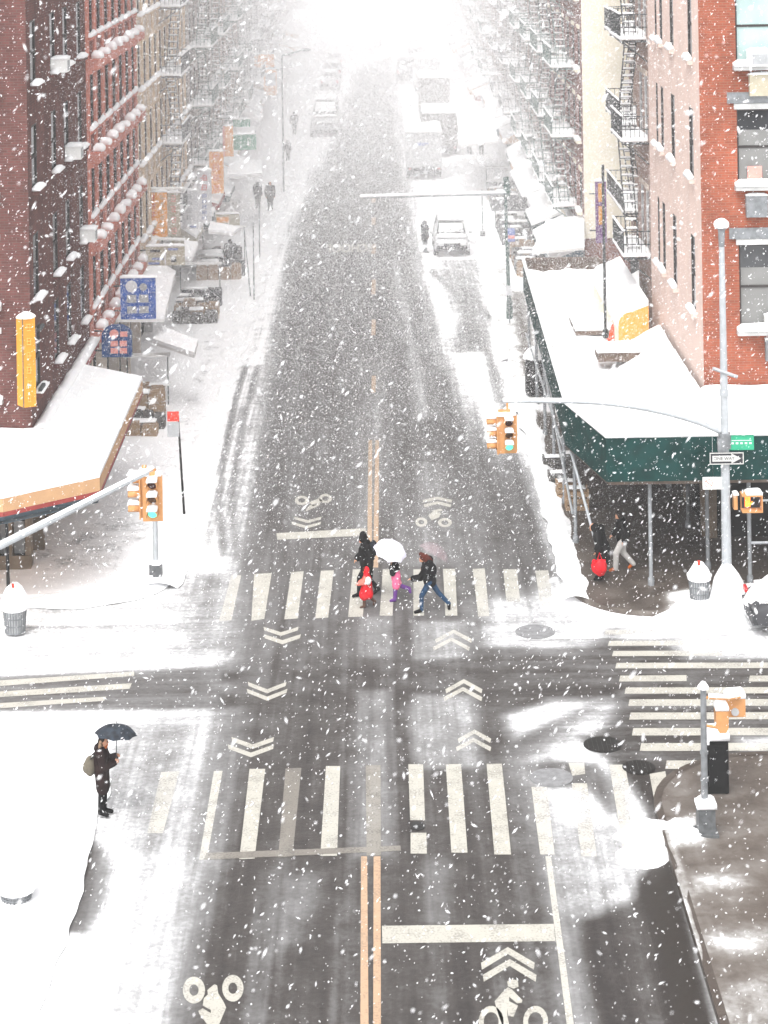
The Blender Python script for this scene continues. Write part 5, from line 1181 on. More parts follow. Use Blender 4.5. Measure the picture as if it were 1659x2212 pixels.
# ---------------------------------------------------------------- heaps of snow
b = MB()
for x, y, rx, ry, h in ((1518, 1345, .42, .36, .5), (1600, 1320, 1.1, .6, .42), (1470, 1335, .9, .3, .28), (1560, 1330, .8, .5, .35)):
    q = on(x, y, KR); b.mound((q.x, q.y, -.01), rx, ry, h + .16, 18, 6, seed=x)
for x, y, rx, ry, h, rz_ in ((1402, 1800, .75, .35, .26, .1), (1390, 1850, .62, .5, .24, .2), (1462, 1800, .5, .25, .3, .3), (1402, 1822, .5, .3, .2, .2)):
    q = on(x, y, 0); b.mound(q, rx, ry, h, 18, 6, seed=y, rz=rz_)
b.berm([(5.12, 55.9, KR), (5.12, 66, KR), (5.2, 83, KR)], .7, .16, 1.0)
b.berm([(-6.3, 57.6, .05), (-6.3, 150, .05)], 1.1, .22, 2.0, .35); b.berm([(5.25, 84, .05), (5.25, 170, .05)], .9, .2, 3.0, .35)
b.berm([(-6.45, 30, .05), (-6.45, 45.4, .05)], .8, .2, 4.0); b.berm([(-6.25, 60.5, .04)] + [(-8.85 + 2.6 * math.cos(R(q)), 59.4 - 2.6 * math.sin(R(q)), .04) for q in range(5, 90, 12)] + [(-9, 56.75, .04), (-14, 56.75, .04)], 1.2, .21, 6.0)
for x, y in ((1062, 575), (1130, 880)): q = on(x, y, KR); b.mound(q, .7, .6, .25, seed=x)
o = struct("piled_snow", b, SNOW); o['kind'] = 'stuff'
# ---------------------------------------------------------------- vehicles
def loft(mb, secs, smooth=True):
    """secs: list of rings (same length) of 3D points"""
    n = len(secs[0]); vs = [v for s in secs for v in s]; fs = []
    for i in range(len(secs) - 1):
        for k in range(n): fs.append((i * n + k, i * n + (k + 1) % n, (i + 1) * n + (k + 1) % n, (i + 1) * n + k))
    mb.add(vs, fs, smooth); mb.add(secs[0], [tuple(range(n))]); mb.add(secs[-1], [tuple(range(n))]); return mb
def rrect(y, hw, z0, z1, r=.12, tz=None):
    tw = hw if tz is None else tz; pts = []
    for cx, cz, a0 in ((hw - r, z0 + r, -90), (tw - r, z1 - r, 0), (-tw + r, z1 - r, 90), (-hw + r, z0 + r, 180)):
        for k in range(4):
            a = R(a0 + 30 * k); pts.append((cx + r * math.cos(a), y, cz + r * math.sin(a)))
    return pts
def wheel(o, x, y, r=.33, s=1):
    b = MB(); n = 20; w_ = .21
    b.tube([(-w_ / 2, 0, 0), (-w_ / 2 + .03, 0, 0), (w_ / 2 - .03, 0, 0), (w_ / 2, 0, 0)], [r * .9, r, r, r * .9], n)
    wo_ = link("wheel", b.mesh("wheel"), RUBBER, o, (x, y, r))
    c = MB(); c.tube([(s * (w_ / 2 - .02), 0, 0), (s * (w_ / 2 + .012), 0, 0)], [r * .62, r * .56], 14); link("rim", c.mesh("rim"), GREYM, wo_)
def car(label, loc, rz, paint_, W=1.84, L=4.5, Ht=1.62, hood=.98, snow=True, lamp=None, name="parked_car", cat="car", group='snowed-in cars'):
    """front towards local -Y"""
    o = thing(name, label, cat, tuple(loc), rz, group); hw = W / 2; f = -L / 2
    b = MB(); z0 = .26
    st = [(f, hw * .84, z0 + .16, hood * .72), (f + .12, hw * .95, z0 + .06, hood * .86), (f + .5, hw, z0, hood * .95), (f + 1.1, hw, z0, hood), (f + 1.4, hw, z0, hood + .04), (0, hw, z0, hood + .07), (L / 2 - .6, hw, z0, hood + .09), (L / 2 - .12, hw * .97, z0 + .05, hood + .06), (L / 2, hw * .9, z0 + .14, hood - .06)]
    loft(b, [rrect(y, w_, a, c, .13, w_ * .95) for y, w_, a, c in st]); part("body", b, paint_, o, world=False)
    g_ = MB(); bt = hood + .03
    gs = [(f + 1.0, hw * .88, bt - .06, bt + .02), (f + 1.75, hw * .86, bt - .06, Ht - .07), (f + 2.1, hw * .85, bt - .06, Ht - .03), (L / 2 - .75, hw * .85, bt - .06, Ht - .04), (L / 2 - .2, hw * .84, bt - .06, Ht - .32), (L / 2 - .08, hw * .84, bt - .06, bt + .1)]
    loft(g_, [rrect(y, w_, a, c, min(.1, (c - a) * .45), w_ * .82 if c - a > .3 else w_ * .95) for y, w_, a, c in gs]); part("windows", g_, GLASS, o, world=False)
    r_ = MB(); loft(r_, [rrect(y, w_, Ht - .075, Ht, .035) for y, w_ in ((f + 1.8, hw * .7), (f + 2.1, hw * .715), (L / 2 - .75, hw * .715), (L / 2 - .6, hw * .7))]); part("roof", r_, paint_, o, world=False)
    p_ = MB()
    for s in (-1, 1):
        p_.tube([(s * hw * .86, f + 1.05, bt), (s * hw * .72, f + 1.8, Ht - .05)], .035, 6); p_.tube([(s * hw * .88, .1, bt), (s * hw * .73, .1, Ht - .05)], .035, 6); p_.tube([(s * hw * .84, L / 2 - .25, bt), (s * hw * .71, L / 2 - .7, Ht - .05)], .05, 6)
    part("pillar", p_, paint_, o, world=False)
    b = MB(); b.box((0, f + .02, z0 + .2), (W * .86, .16, .26)); b.box((0, f - .005, hood * .66), (W * .46, .1, .13)); part("bumper", b, PLASTIC, o, world=False)
    b = MB(); b.box((0, L / 2 - .02, z0 + .22), (W * .86, .14, .26)); part("rear_bumper", b, PLASTIC, o, world=False)
    for s in (-1, 1):
        b = MB(); b.sphere((s * hw * .7, f + .07, hood * .68), .13, 10, 6, (1.25, .55, .75)); part("headlight", b, lamp or HEADL, o, world=False)
        b = MB(); b.box((s * hw * .78, L / 2 - .04, hood - .18), (.22, .1, .3)); part("tail_light", b, TAILR, o, world=False)
        b = MB(); b.sphere((s * (hw + .1), f + 1.35, bt + .06), .11, 8, 6, (1, .6, .75)); b.tube([(s * (hw - .05), f + 1.35, bt), (s * (hw + .08), f + 1.35, bt + .04)], .03, 5); part("mirror", b, paint_, o, world=False)
        for y in (f + .85, L / 2 - .85): wheel(o, s * (hw - .11), y, .33, s)
        b = MB()
        for y in (f + .85, L / 2 - .85): b.tube([(s * (hw - .22), y, .33), (s * (hw + .008), y, .33)], .39, 18)
        part("wheel_arch", b, PLASTIC, o, world=False)
    if snow:
        s_ = MB(); s_.slab(-hw * .72, hw * .72, f + 1.75, L / 2 - .6, Ht + .002, .16, .02, .2, seed=loc[0]); s_.slab(-hw * .82, hw * .82, f + .25, f + 1.15, hood - .02, .12, .02, .2, seed=loc[1])
        s_.add([(-hw * .72, f + 1.14, bt + .02), (hw * .72, f + 1.14, bt + .02), (hw * .66, f + 1.62, Ht - .18), (-hw * .66, f + 1.62, Ht - .18), (-hw * .72, f + 1.1, bt + .1), (hw * .72, f + 1.1, bt + .1), (hw * .66, f + 1.58, Ht - .1), (-hw * .66, f + 1.58, Ht - .1)], [(4, 5, 6, 7), (0, 1, 5, 4), (1, 2, 6, 5), (0, 3, 7, 4), (2, 3, 7, 6)], True)
        s_.slab(-hw * .75, hw * .75, L / 2 - .34, L / 2 - .02, hood + .05, .12, .02, .15); part("snow_cap", s_, SNOW, o, world=False)
        wp = MB()
        for x in (-.45, .15): wp.tube([(x * 1.1, f + 1.0, bt + .12), (x + .5, f + 1.18, bt + .24)], .014, 5)
        part("wiper", wp, BLACK, o, world=False)
    return o
def truck(label, loc, rz, W, L, Ht, panel, mark=None, cab=True, group='box trucks parked along the right kerb'):
    """rear doors towards local -Y"""
    o = thing("box_truck", label, "truck", tuple(loc), rz, group); f = -L / 2; zb = .82
    b = MB(); loft(b, [rrect(y, W / 2, zb, Ht, .05) for y in (f, L / 2 - 1.9)], False); part("cargo_box", b, panel, o, world=False)
    b = MB(); b.box((0, f - .012, (zb + Ht) / 2 - .52), (W * .94, .02, (Ht - zb) * .48)); b.box((0, f - .012, (zb + Ht) / 2 + .62), (W * .94, .018, (Ht - zb) * .46)); part("rear_door", b, panel, o, world=False)
    b = MB(); b.box((0, f + .1, zb - .12), (W * .96, .5, .14)); b.box((0, f + .3, .5), (W * .7, .12, .3)); b.box((0, 0, zb - .14), (W * .5, L * .9, .16)); part("chassis", b, PLASTIC, o, world=False)
    b = MB(); loft(b, [rrect(y, W / 2 * .94, .5, z, .12) for y, z in ((L / 2 - 1.85, 2.35), (L / 2 - .9, 2.3), (L / 2 - .35, 1.5), (L / 2, 1.35))]); part("cab", b, panel, o, world=False)
    for s in (-1, 1):
        for y in (f + 1.1, f + 1.5 + .0, L / 2 - .8)[::2]: wheel(o, s * (W / 2 - .16), y, .42, s)
        b = MB(); b.box((s * W * .4, f - .16, zb - .08), (.16, .04, .1)); part("tail_light", b, TAILR, o, world=False)
        b = MB(); b.box((s * W * .32, f + .9, .45), (.5, .03, .62)); part("mud_flap", b, RUBBER, o, world=False)
    s_ = MB(); s_.slab(-W / 2 - .03, W / 2 + .03, f - .06, L / 2 - 1.85, Ht + .002, .24, .03, .3, seed=loc[1]); part("snow_cap", s_, SNOW, o, world=False)
    if mark: b = MB(); b.box((-W * .08, f - .03, Ht - .72), (W * .2, .012, .2)); b.box((W * .04, f - .03, Ht - .70), (W * .18, .012, .08)); part("marking", b, BLUEP, o, world=False)
    return o
def ground_at(xd, yd, dz=0.0): v = on(xd, yd); return (v.x, v.y, dz)
v = on(979, 556); car("white snow covered parked car with dark bumper beside a standing pedestrian", (v.x - .05, v.y + 2.3, 0), 0, CARW)
v = on(703, 296); car("white van parked on the left with hood and roof under snow", (v.x, v.y + 2.5, 0), 0, TRUCKW, 2.3, 5.4, 2.65, 1.55, name="parked_van", cat="van", group=None)
v = on(917, 389); truck("white box truck with blue rear marking and thick snow on its roof", (v.x, v.y + 3.3, 0), 0, 2.35, 6.4, 3.05, TRUCKW, True)
v = on(942, 345); truck("grey box truck parked right behind the white one", (v.x + .35, v.y + 4.2, 0), 0, 2.45, 6.8, 3.1, TRUCKG)
v = on(937, 262); truck("second grey box truck further back with snow roof", (v.x + .1, v.y + 4, 0), 0, 2.45, 6.6, 3.4, TRUCKG)
v = on(925, 205); truck("farthest white box truck of the parked row", (v.x, v.y + 4, 0), 0, 2.4, 6.6, 3.2, TRUCKW)
v = on(879, 182); o = car("dark van driving away in the haze with one orange light", (v.x, v.y + 2.5, 0), math.pi, CARD, 2.05, 5.2, 2.3, 1.4, False, name="van", cat="van", group=None)
b = MB(); b.sphere((-.9, 2.62, 1.0), .14, 10, 6); part("indicator", b, WARM, o, world=False)
v = on(852, 104); car("faint car with bright headlights coming out of the far haze", (v.x - 1.4, v.y + 2.3, 0), 0, CARG, lamp=LAMPON, name="car", group=None)
v = on(835, 34); car("farthest car barely visible with two headlights in white haze", (-2.4, 292, 0), 0, CARG, lamp=LAMPON, name="car", group=None)
# snow buried car at the right edge, parked along the side street: its front half is seen
v = on(1640, 1372); o = car("snow buried dark car at the right edge with red light showing", (v.x + 2.05, 54.0, 0), -math.pi / 2, CARD, 1.8, 4.4, 1.5, .95)
b = MB(); b.mound((0, -1.5, .62), .92, .8, .72, 16, 6, seed=1); b.mound((0, -.2, 1.15), .82, 1.0, .62, 16, 6, seed=2); part("snow_heap", b, SNOW, o, world=False)
b = MB(); b.box((-.72, -2.17, .78), (.3, .08, .12)); part("red_lamp", b, TAILR, o, world=False)
for k in range(5):
    s, y, lb = [(-1, 196, "snowed over car at the far left kerb beyond the parked van"), (-1, 206, "second snowed over car further up the far left kerb"), (1, 121, "snow covered car on the right kerb in front of the white truck"), (1, 232, "last snowed over car on the far right kerb"), (-1, 218, "third snowed over car up the far left kerb")][k]
    if k == 2: continue
    car(lb, (s * 4.4 - .2, y, 0), 0 if s > 0 else math.pi, CARG if k % 2 else CARW)
# ---------------------------------------------------------------- produce stands, crates on the pavements
def stand(label, loc, rz, L=1.5, n=5, pitch=.95):
    """rows of crates and trays one behind the other, under broken snow"""
    o = thing("produce_stand", label, "market stand", tuple(loc), 0, 'pavement produce stands'); r = random.Random(loc[1])
    for k in range(n):
        y = k * pitch - n * pitch / 2; h = .35 + .16 * (k % 3) + r.uniform(0, .25); b = MB(); x = -L / 2
        while x < L / 2 - .2:
            w_ = r.uniform(.3, .62); hh = h + r.uniform(-.12, .14); b.box((x + w_ / 2, y + r.uniform(-.08, .08), hh / 2), (w_ * .93, r.uniform(.45, .7), hh)); b.box((x + w_ / 2, y - .02, hh + .05), (w_ * .8, .4, .1)); x += w_
        q = part("crate_row", b, r.choice([PRODUCE, PRODUCE, KRAFT, DARKP, DGREYM]), o, world=False)
        a = -L / 2 + r.uniform(-.05, .5); e = min(L / 2 + .1, a + r.uniform(.6, 1.3)); part("snow_cap", MB().slab(a, e, y - .1, y + .34, h + .12, .09, .03, .14, seed=k + loc[1]), SNOW, q, world=False)
    for sx in (-1, 1): part("post", MB().tube([(sx * L / 2, n * pitch / 2 - .6, 0), (sx * L / 2, n * pitch / 2 - .6, 1.9)], .025, 6), IRON, o, world=False)
    b = MB(); b.box((0, n * pitch / 2 - .7, 1.9), (L + .2, .5, .05)); part("canopy", b, TARP, o, world=False)
    return o
for i, (x, y, lb) in enumerate(((-8.75, 75.6, "low crate stand just past the corner awning, under the blue signs"), (-8.35, 94.0, "longer snowy crate stand right of the blue disc sign"), (-8.0, 104.0, "faded crate stand near two far pedestrians by the left kerb"))):
    stand(lb, (x, y, KR), 0, 1.5 + .3 * (i % 3))
for i, (x, y, lb) in enumerate(((7.6, 104, "dark stand on the right pavement beyond the shed"), (7.4, 113, "snow edged dark stand right of the mast arm pole"), (7.5, 124, "faded dark stand beside two far pedestrians"))): stand(lb, (x, y, KR), 0, 2.2, 6)
b = MB(); b.box((0, 0, .45), (1.25, .8, .9)); o = single("covered_stall", b, PALEC, "pinkish covered stall box standing in the left pavement snow", "stall", tuple(on(453, 585, KR)), world=False)
b = MB(); b.slab(-.65, .65, -.42, .42, .902, .12, .02, .2); part("snow_cap", b, SNOW, o, world=False)
def tilt_awning(name, label, cs, m, th=.1):
    b = MB(); n = len(cs); up = Vector((0, 0, th)); b.add([*cs, *[c - up for c in cs]], [tuple(range(n)), tuple(range(n, 2 * n))[::-1]] + [(i, (i + 1) % n, n + (i + 1) % n, n + i) for i in range(n)])
    o = single(name, b, m, label, "awning", tuple(cs[0])); s = MB(); s.add([c + Vector((0, 0, .004)) for c in cs] + [c + up * 1.2 for c in cs], [tuple(range(n, 2 * n))] + [(i, (i + 1) % n, n + (i + 1) % n, n + i) for i in range(n)]); part("snow_cap", s, SNOW, o); return o
tilt_awning("shop_awning", "white slanted awning piece right of the arch topped sign", [on(342, 708, 2.6), on(428, 740, 2.5), on(420, 768, 2.4), on(330, 738, 2.5)], TARP)
tilt_awning("shop_awning", "large snow covered awning behind the blue disc sign", [on(252, 606, 4.1), on(378, 592, 3.5), on(355, 690, 3.2), on(250, 690, 3.7)], TARP)
tilt_awning("shop_awning", "snowy awning jutting out under the wide printed sign", [on(398, 524, 4.0), on(428, 528, 3.7), on(414, 562, 3.5), on(398, 560, 3.8)], TARP)
tilt_awning("shop_awning", "snowy awning right of the low orange brown sign", [on(455, 483, 3.3), on(520, 495, 3.1), on(505, 505, 3.0), on(450, 500, 3.2)], TARP)
tilt_awning("shop_awning", "broad white awning under the green shop sign", [on(498, 345, 3.9), on(565, 350, 3.4), on(566, 378, 3.2), on(490, 382, 3.5)], TARP)
tilt_awning("shop_awning", "big snowy awning on the right row above two pedestrians", [on(985, 240, 3.6), on(1065, 235, 4.4), on(1075, 305, 4.2), on(995, 315, 3.3)], TARP)
tilt_awning("shop_awning", "snowy awning beyond the end of the green shed", [on(1180, 480, 4.0), on(1262, 470, 4.6), on(1262, 535, 4.4), on(1150, 545, 3.9)], TARP)
for i, (xd, yd, lb, m) in enumerate(((1208, 1042, "dark crate low on the wet pavement near the shed corner", PRODUCE), (1226, 1072, "snow dusted crate in the middle under the shed side", KRAFT), (1246, 1098, "brown crate nearest the corner under the shed side", KRAFT), (1196, 1008, "dark crate farthest along the shed side", PRODUCE), (1232, 1010, "tall dark crate against the shed posts", PRODUCE))):
    v = on(xd, yd, KR); b = MB(); hh = .35 + .15 * (i % 3)
    for k in range(3): b.box((0, 0, .06 + k * hh / 3), (.7, .5, hh / 4))
    for sx in (-1, 1): [b.box((sx * .33, sy * .23, hh / 2), (.05, .05, hh)) for sy in (-1, 1)]
    b.box((0, 0, .03), (.68, .48, .04)); o = single("crate", b, m, lb, "crate", tuple(v), world=False, group='crates by the sidewalk shed'); s = MB(); s.slab(-.3, .25, -.24, .05, hh + .012, .06, .02, .12, seed=i); part("snow_cap", s, SNOW, o, world=False)
# ---------------------------------------------------------------- people
def solid(name, caps, m, parent, vox, extra=None, feats=None):
    """one continuous surface grown round a set of tapered limbs"""
    b = MB()
    for c in caps:
        p, q, r0, r1 = Vector(c[0]), Vector(c[1]), c[2], c[3]
        if (q - p).length > 1e-4: b.tube([p, q], [r0, r1], 12)
        b.sphere(p, r0, 12, 8); b.sphere(q, r1, 12, 8)
    for e in extra or []: b.sphere(e[0], e[1], 14, 10, e[2])
    me = b.mesh("tmp"); o = bpy.data.objects.new("tmp", me); COL.objects.link(o)
    md = o.modifiers.new("r", 'REMESH'); md.mode = 'VOXEL'; md.voxel_size = vox; md.use_smooth_shade = True
    sm = o.modifiers.new("s", 'SMOOTH'); sm.factor = .5; sm.iterations = 2 if vox > .012 else 3
    bpy.context.view_layer.update()
    out = bpy.data.meshes.new_from_object(o.evaluated_get(bpy.context.evaluated_depsgraph_get())); bpy.data.objects.remove(o); bpy.data.meshes.remove(me)
    out.name = name; out.materials.clear()
    return link(name, out, m, parent)
def hand(w, d, n, s, curl=.5, side=1):
    """palm, four fingers and a thumb as limbs; d: pointing direction, n: palm normal"""
    w, d, n = Vector(w), Vector(d).normalized(), Vector(n).normalized(); n = (n - d * n.dot(d)).normalized(); t = d.cross(n) * side; caps = []
    pm = w + d * .085 * s
    for k in (-1, 0, 1): caps.append((w + t * .018 * k * s + d * .01 * s, pm + t * .026 * k * s, .016 * s, .015 * s))
    for k, l in zip((-1.5, -.5, .5, 1.5), (.062, .078, .074, .058)):
        b0 = pm + t * .019 * k * s; d1 = (d * math.cos(curl * .6) + n * math.sin(curl * .6)); d2 = (d * math.cos(curl * 1.6) + n * math.sin(curl * 1.6))
        b1 = b0 + d1 * l * .5 * s; b2 = b1 + d2 * l * .5 * s; caps += [(b0, b1, .0095 * s, .009 * s), (b1, b2, .009 * s, .0075 * s)]
    tb = w + d * .03 * s - t * .03 * s; t1 = tb + (d * .6 - t * .7 + n * .3).normalized() * .035 * s; caps += [(tb, t1, .012 * s, .011 * s), (t1, t1 + (d * .9 + n * .5 - t * .1).normalized() * .03 * s, .011 * s, .009 * s)]
    return caps
def person(label, loc, rz, s, pose, dress, vox=.011, hands=True, group=None):
    """faces local +X. pose: joints in metres for a 1.7 m adult, scaled by s"""
    g = {k: Vector(v) * s for k, v in pose.items() if len(v) == 3}
    o_caps = []; hd = g['head']; fw = g.get('face', Vector((1, 0, 0))).normalized()
    A = lambda a, b, r0, r1: o_caps.append((g[a], g[b], r0 * s, r1 * s))
    for q in 'lr':
        A('hip' + q, 'knee' + q, .082, .058); A('knee' + q, 'ankle' + q, .055, .038); A('ankle' + q, 'toe' + q, .042, .032)
        A('sho' + q, 'elb' + q, .05, .042); A('elb' + q, 'wri' + q, .041, .028); A('chest', 'sho' + q, .10, .06); A('pelvis', 'hip' + q, .11, .09)
    A('pelvis', 'chest', .125, .135); A('chest', 'neck', .11, .06); A('neck', 'head', .055, .05)
    up = Vector((0, 0, 1)); sd = up.cross(fw)
    ex = [(hd, .098 * s, (1.0, .86, 1.22)), (hd + fw * .098 * s - up * .012 * s, .02 * s, (1.1, .8, 1.5)), (hd + fw * .075 * s - up * .075 * s, .035 * s, (1, 1.1, .8))] + [(hd + sd * .085 * s * k, .026 * s, (.6, .4, 1.1)) for k in (-1, 1)]
    if hands:
        for q in 'lr':
            d = (g['wri' + q] - g['elb' + q]).normalized(); o_caps += hand(g['wri' + q], d, g.get('palm' + q, Vector((0, 0, -1)) if abs(d.z) < .9 else Vector((1, 0, 0))), s, pose.get('c' + q, (.6,))[0], 1 if q == 'l' else -1)
    o = solid("person", o_caps, SKIN, None, vox, ex)
    me = o.data; me.materials.append(DARKP); me.materials.append(REDP)
    if vox < .015:
        pts = [(hd + fw * .09 * s + sd * .035 * s * k + up * .012 * s, .017 * s, 1) for k in (-1, 1)] + [(hd + fw * .095 * s - up * .055 * s + sd * .012 * s * k, .014 * s, 2) for k in (-1, 0, 1)]
        for p in me.polygons:
            for c, r_, i in pts:
                if (p.center - c).length < r_: p.material_index = i
    o.location = loc; o.rotation_euler = (0, 0, rz); tag(o, label, "person", group)
    for nm, m, caps, exs in dress(g, s, fw, sd): solid(nm, caps, m, o, max(vox, .014), exs)
    return o
def stand_pose(**kw):
    p = dict(pelvis=(0, 0, .92), chest=(0, 0, 1.27), neck=(.01, 0, 1.45), head=(.03, 0, 1.58), hipl=(0, .09, .88), hipr=(0, -.09, .88), kneel=(.02, .09, .48), kneer=(.02, -.09, .48), anklel=(-.02, .09, .08), ankler=(-.02, -.09, .08), toel=(.14, .1, .035), toer=(.14, -.1, .035),
             shol=(0, .19, 1.40), shor=(0, -.19, 1.40), elbl=(-.03, .23, 1.12), elbr=(-.03, -.23, 1.12), wril=(.06, .22, .88), wrir=(.06, -.22, .88))
    p.update(kw); return p
def lg(g, s, k=1.0, m=.02): return [(g['hip' + q], g['knee' + q], (.085 + m) * s * k, (.06 + m) * s * k) for q in 'lr'] + [(g['knee' + q], g['ankle' + q], (.058 + m) * s * k, (.045 + m) * s * k) for q in 'lr'] + [(g['pelvis'], g['hip' + q], (.11 + m) * s, (.09 + m) * s) for q in 'lr']
def boots(g, s, frac=.35): return [(g['ankle' + q].lerp(g['knee' + q], frac), g['ankle' + q], .062 * s, .055 * s) for q in 'lr'] + [(g['ankle' + q], g['toe' + q], .056 * s, .045 * s) for q in 'lr']
def top(g, s, m=.035): return [(g['pelvis'], g['chest'], (.13 + m) * s, (.135 + m) * s), (g['chest'], g['neck'], (.11 + m) * s, (.055 + m) * s)] + [(g['chest'], g['sho' + q], (.10 + m) * s, (.055 + m) * s) for q in 'lr'] + [(g['sho' + q], g['elb' + q], (.052 + m) * s, (.044 + m) * s) for q in 'lr'] + [(g['elb' + q], g['wri' + q].lerp(g['elb' + q], .1), (.042 + m) * s, (.034 + m) * s) for q in 'lr']
def skirt(g, s, z, r0=.17, r1=.22, dx=0.0):
    out = []
    for k in (-1, 0, 1): out.append((g['pelvis'] + Vector((0, .05 * k * s, .1 * s)), Vector((g['pelvis'].x + dx * s, g['pelvis'].y + .07 * k * s, z * s)), r0 * s * .9, r1 * s * .72))
    return out
def hood(g, s, r=.135, back=.02): return [((g['head'] - (Vector(g.get('face', (1, 0, 0)))).normalized() * back * s + Vector((0, 0, .015 * s))), r * s, (1, .95, 1.15))]
def umbrella(label, apex, axis, r, drop, m, grip, parts_m=IRON, n=8):
    """open umbrella: apex point, axis pointing up out of the canopy, handle towards grip"""
    ap, ax = Vector(apex), Vector(axis).normalized(); u = ax.cross(Vector((0, 1, 0.01))).normalized(); v = ax.cross(u)
    o = thing("umbrella", label, "umbrella", tuple(ap)); b = MB(); rings = 7; seg = n * 6; vs = [ap]; fs = []
    for j in range(1, rings + 1):
        t = j / rings
        for k in range(seg):
            a = 2 * math.pi * k / seg; sc = 1 - .10 * t * abs(math.sin(a * n / 2)) ** 1.2; rr = r * math.sin(t * 1.25) / math.sin(1.25) * sc
            h = drop * (1 - math.cos(t * 1.25)) / (1 - math.cos(1.25)) * (1 - .06 * t * abs(math.sin(a * n / 2)))
            vs.append(ap - ax * h + (u * math.cos(a) + v * math.sin(a)) * rr)
    for k in range(seg): fs.append((0, 1 + k, 1 + (k + 1) % seg))
    for j in range(rings - 1):
        for k in range(seg): c = 1 + j * seg; fs.append((c + k, c + seg + k, c + seg + (k + 1) % seg, c + (k + 1) % seg))
    b.add(vs, fs, True); part("canopy", b, m, o)
    b = MB(); b.tube([ap + ax * .07, ap, Vector(grip)], [.008, .01, .01], 6); part("shaft", b, parts_m, o)
    b = MB(); gd = (Vector(grip) - ap).normalized(); b.tube([Vector(grip) - gd * .06, Vector(grip) + gd * .1], .017, 8); part("handle", b, BLACK, o)
    b = MB()
    for k in range(n):
        a = 2 * math.pi * k / n; e = ap - ax * drop + (u * math.cos(a) + v * math.sin(a)) * r * .98; mid = ap - ax * drop * .42 + (u * math.cos(a) + v * math.sin(a)) * r * .66
        b.tube([ap - ax * .01, mid, e], .006, 4); b.tube([ap - ax * drop * 1.1, mid], .004, 4)
    part("rib", b, parts_m, o); return o
ZG = 0.0
# 1: standing on the lower left corner, long dark coat, fur hood, umbrella held out in front
v = on(221, 1760, .04); s1 = .98
pz = stand_pose(head=(.05, 0, 1.56), neck=(.015, 0, 1.43), elbl=(.10, .24, 1.10), wril=(.30, .13, 1.20), elbr=(.08, -.24, 1.10), wrir=(.29, -.10, 1.15), kneel=(.04, .07, .47), kneer=(0, -.07, .47), anklel=(.03, .07, .08), ankler=(-.03, -.06, .08), toel=(.19, .09, .035), toer=(.12, -.1, .035), palml=(0, -1, 0), palmr=(0, 1, 0), cl=(1.1,), cr=(1.1,))
person("person in long dark coat and fur trimmed hood standing alone on the snowy corner", (v.x, v.y, .04), 0, s1, pz, lambda g, s, fw, sd: [
    ("coat", COATBR, top(g, s, .04) + skirt(g, s, .60, .17, .20, .03) , None), ("trousers", COATB, lg(g, s, 1, .012), None), ("boots", COATB, boots(g, s, .5), None),
    ("hood", COATBR, [(g['neck'] - fw * .09 * s, g['neck'] - fw * .05 * s + Vector((0, 0, .05 * s)), .09 * s, .08 * s)], None), ("fur_trim", FUR, [(g['head'] - fw * .07 * s + sd * .05 * k * s - Vector((0, 0, .1 * s)), g['head'] - fw * .05 * s + sd * .075 * k * s + Vector((0, 0, .03 * s)), .045 * s, .035 * s) for k in (-1, 1)], None),
    ("hair", HAIRD, [(g['head'] - fw * .03 * s, g['head'] - fw * .025 * s + Vector((0, 0, .05 * s)), .098 * s, .09 * s)], None), ("scarf", SCARF, [(g['neck'] + fw * .05 * s + Vector((0, 0, .02)), g['head'] + fw * .045 * s - Vector((0, 0, .07 * s)), .06 * s, .055 * s)], None)])
ap = (v.x + .33, v.y - .02, 1.93); umbrella("dark slate umbrella tilted forward over the person on the lower left corner", ap, (.08, .10, 1), .45, .20, UMBD, (v.x + .31, v.y + .02, 1.17))
b = MB(); b.sphere((0, 0, 0), .17, 12, 9, (.75, .9, 1.25)); b.sphere((-.09, 0, -.03), .1, 10, 7, (.7, 1.1, 1.2)); o = single("backpack", b, BAGG, "grey brown bag on the back of the long coated person", "bag", (v.x - .235, v.y, 1.07), world=False)
b = MB(); b.tube([(.02, -.1, .18), (.16, -.13, .3), (.25, -.12, .2)], .015, 6); b.tube([(.02, .1, .18), (.16, .13, .3), (.25, .12, .2)], .015, 6); part("strap", b, BLACK, o, world=False)
# 2: tall person in black, seen from behind the child in red; walking left
v = on(790, 1300, 0); s2 = .99
walk = stand_pose(pelvis=(0, 0, .90), chest=(.03, 0, 1.26), neck=(.05, 0, 1.43), head=(.09, 0, 1.57), kneel=(.2, .09, .52), anklel=(.22, .09, .09), toel=(.38, .1, .04), kneer=(-.02, -.09, .48), ankler=(-.30, -.09, .16), toer=(-.18, -.1, .05), elbl=(-.12, .24, 1.14), wril=(0, .25, .92), elbr=(.1, -.24, 1.12), wrir=(.26, -.2, .98))
person("person in black coat and tall black hat walking behind the child in red", (v.x + .04, v.y + .45, 0), math.pi, s2, walk, lambda g, s, fw, sd: [
    ("coat", COATB, top(g, s, .065) + skirt(g, s, .60, .2, .24), None), ("trousers", COATB, lg(g, s, 1, .02), None), ("boots", COATB, boots(g, s, .4), None), ("hat", COATB, [(g['head'] + Vector((0, 0, .02 * s)), g['head'] + Vector((0, 0, .12 * s)), .118 * s, .10 * s), (g['head'] - fw * .06 * s - Vector((0, 0, .06 * s)), g['head'] - fw * .05 * s, .09 * s, .1 * s)], None), ("scarf", COATN, [(g['neck'] + fw * .03 * s, g['neck'] - fw * .03 * s, .085 * s, .085 * s)], None)])
b = MB(); b.sphere((0, 0, 0), .17, 12, 9, (.7, .95, 1.3)); b.sphere((.07, 0, -.08), .1, 10, 7, (.7, 1.1, 1.0)); single("backpack", b, COATN, "dark backpack high on the shoulders of the tall person in black", "bag", (v.x + .23, v.y + .45, 1.30), world=False)
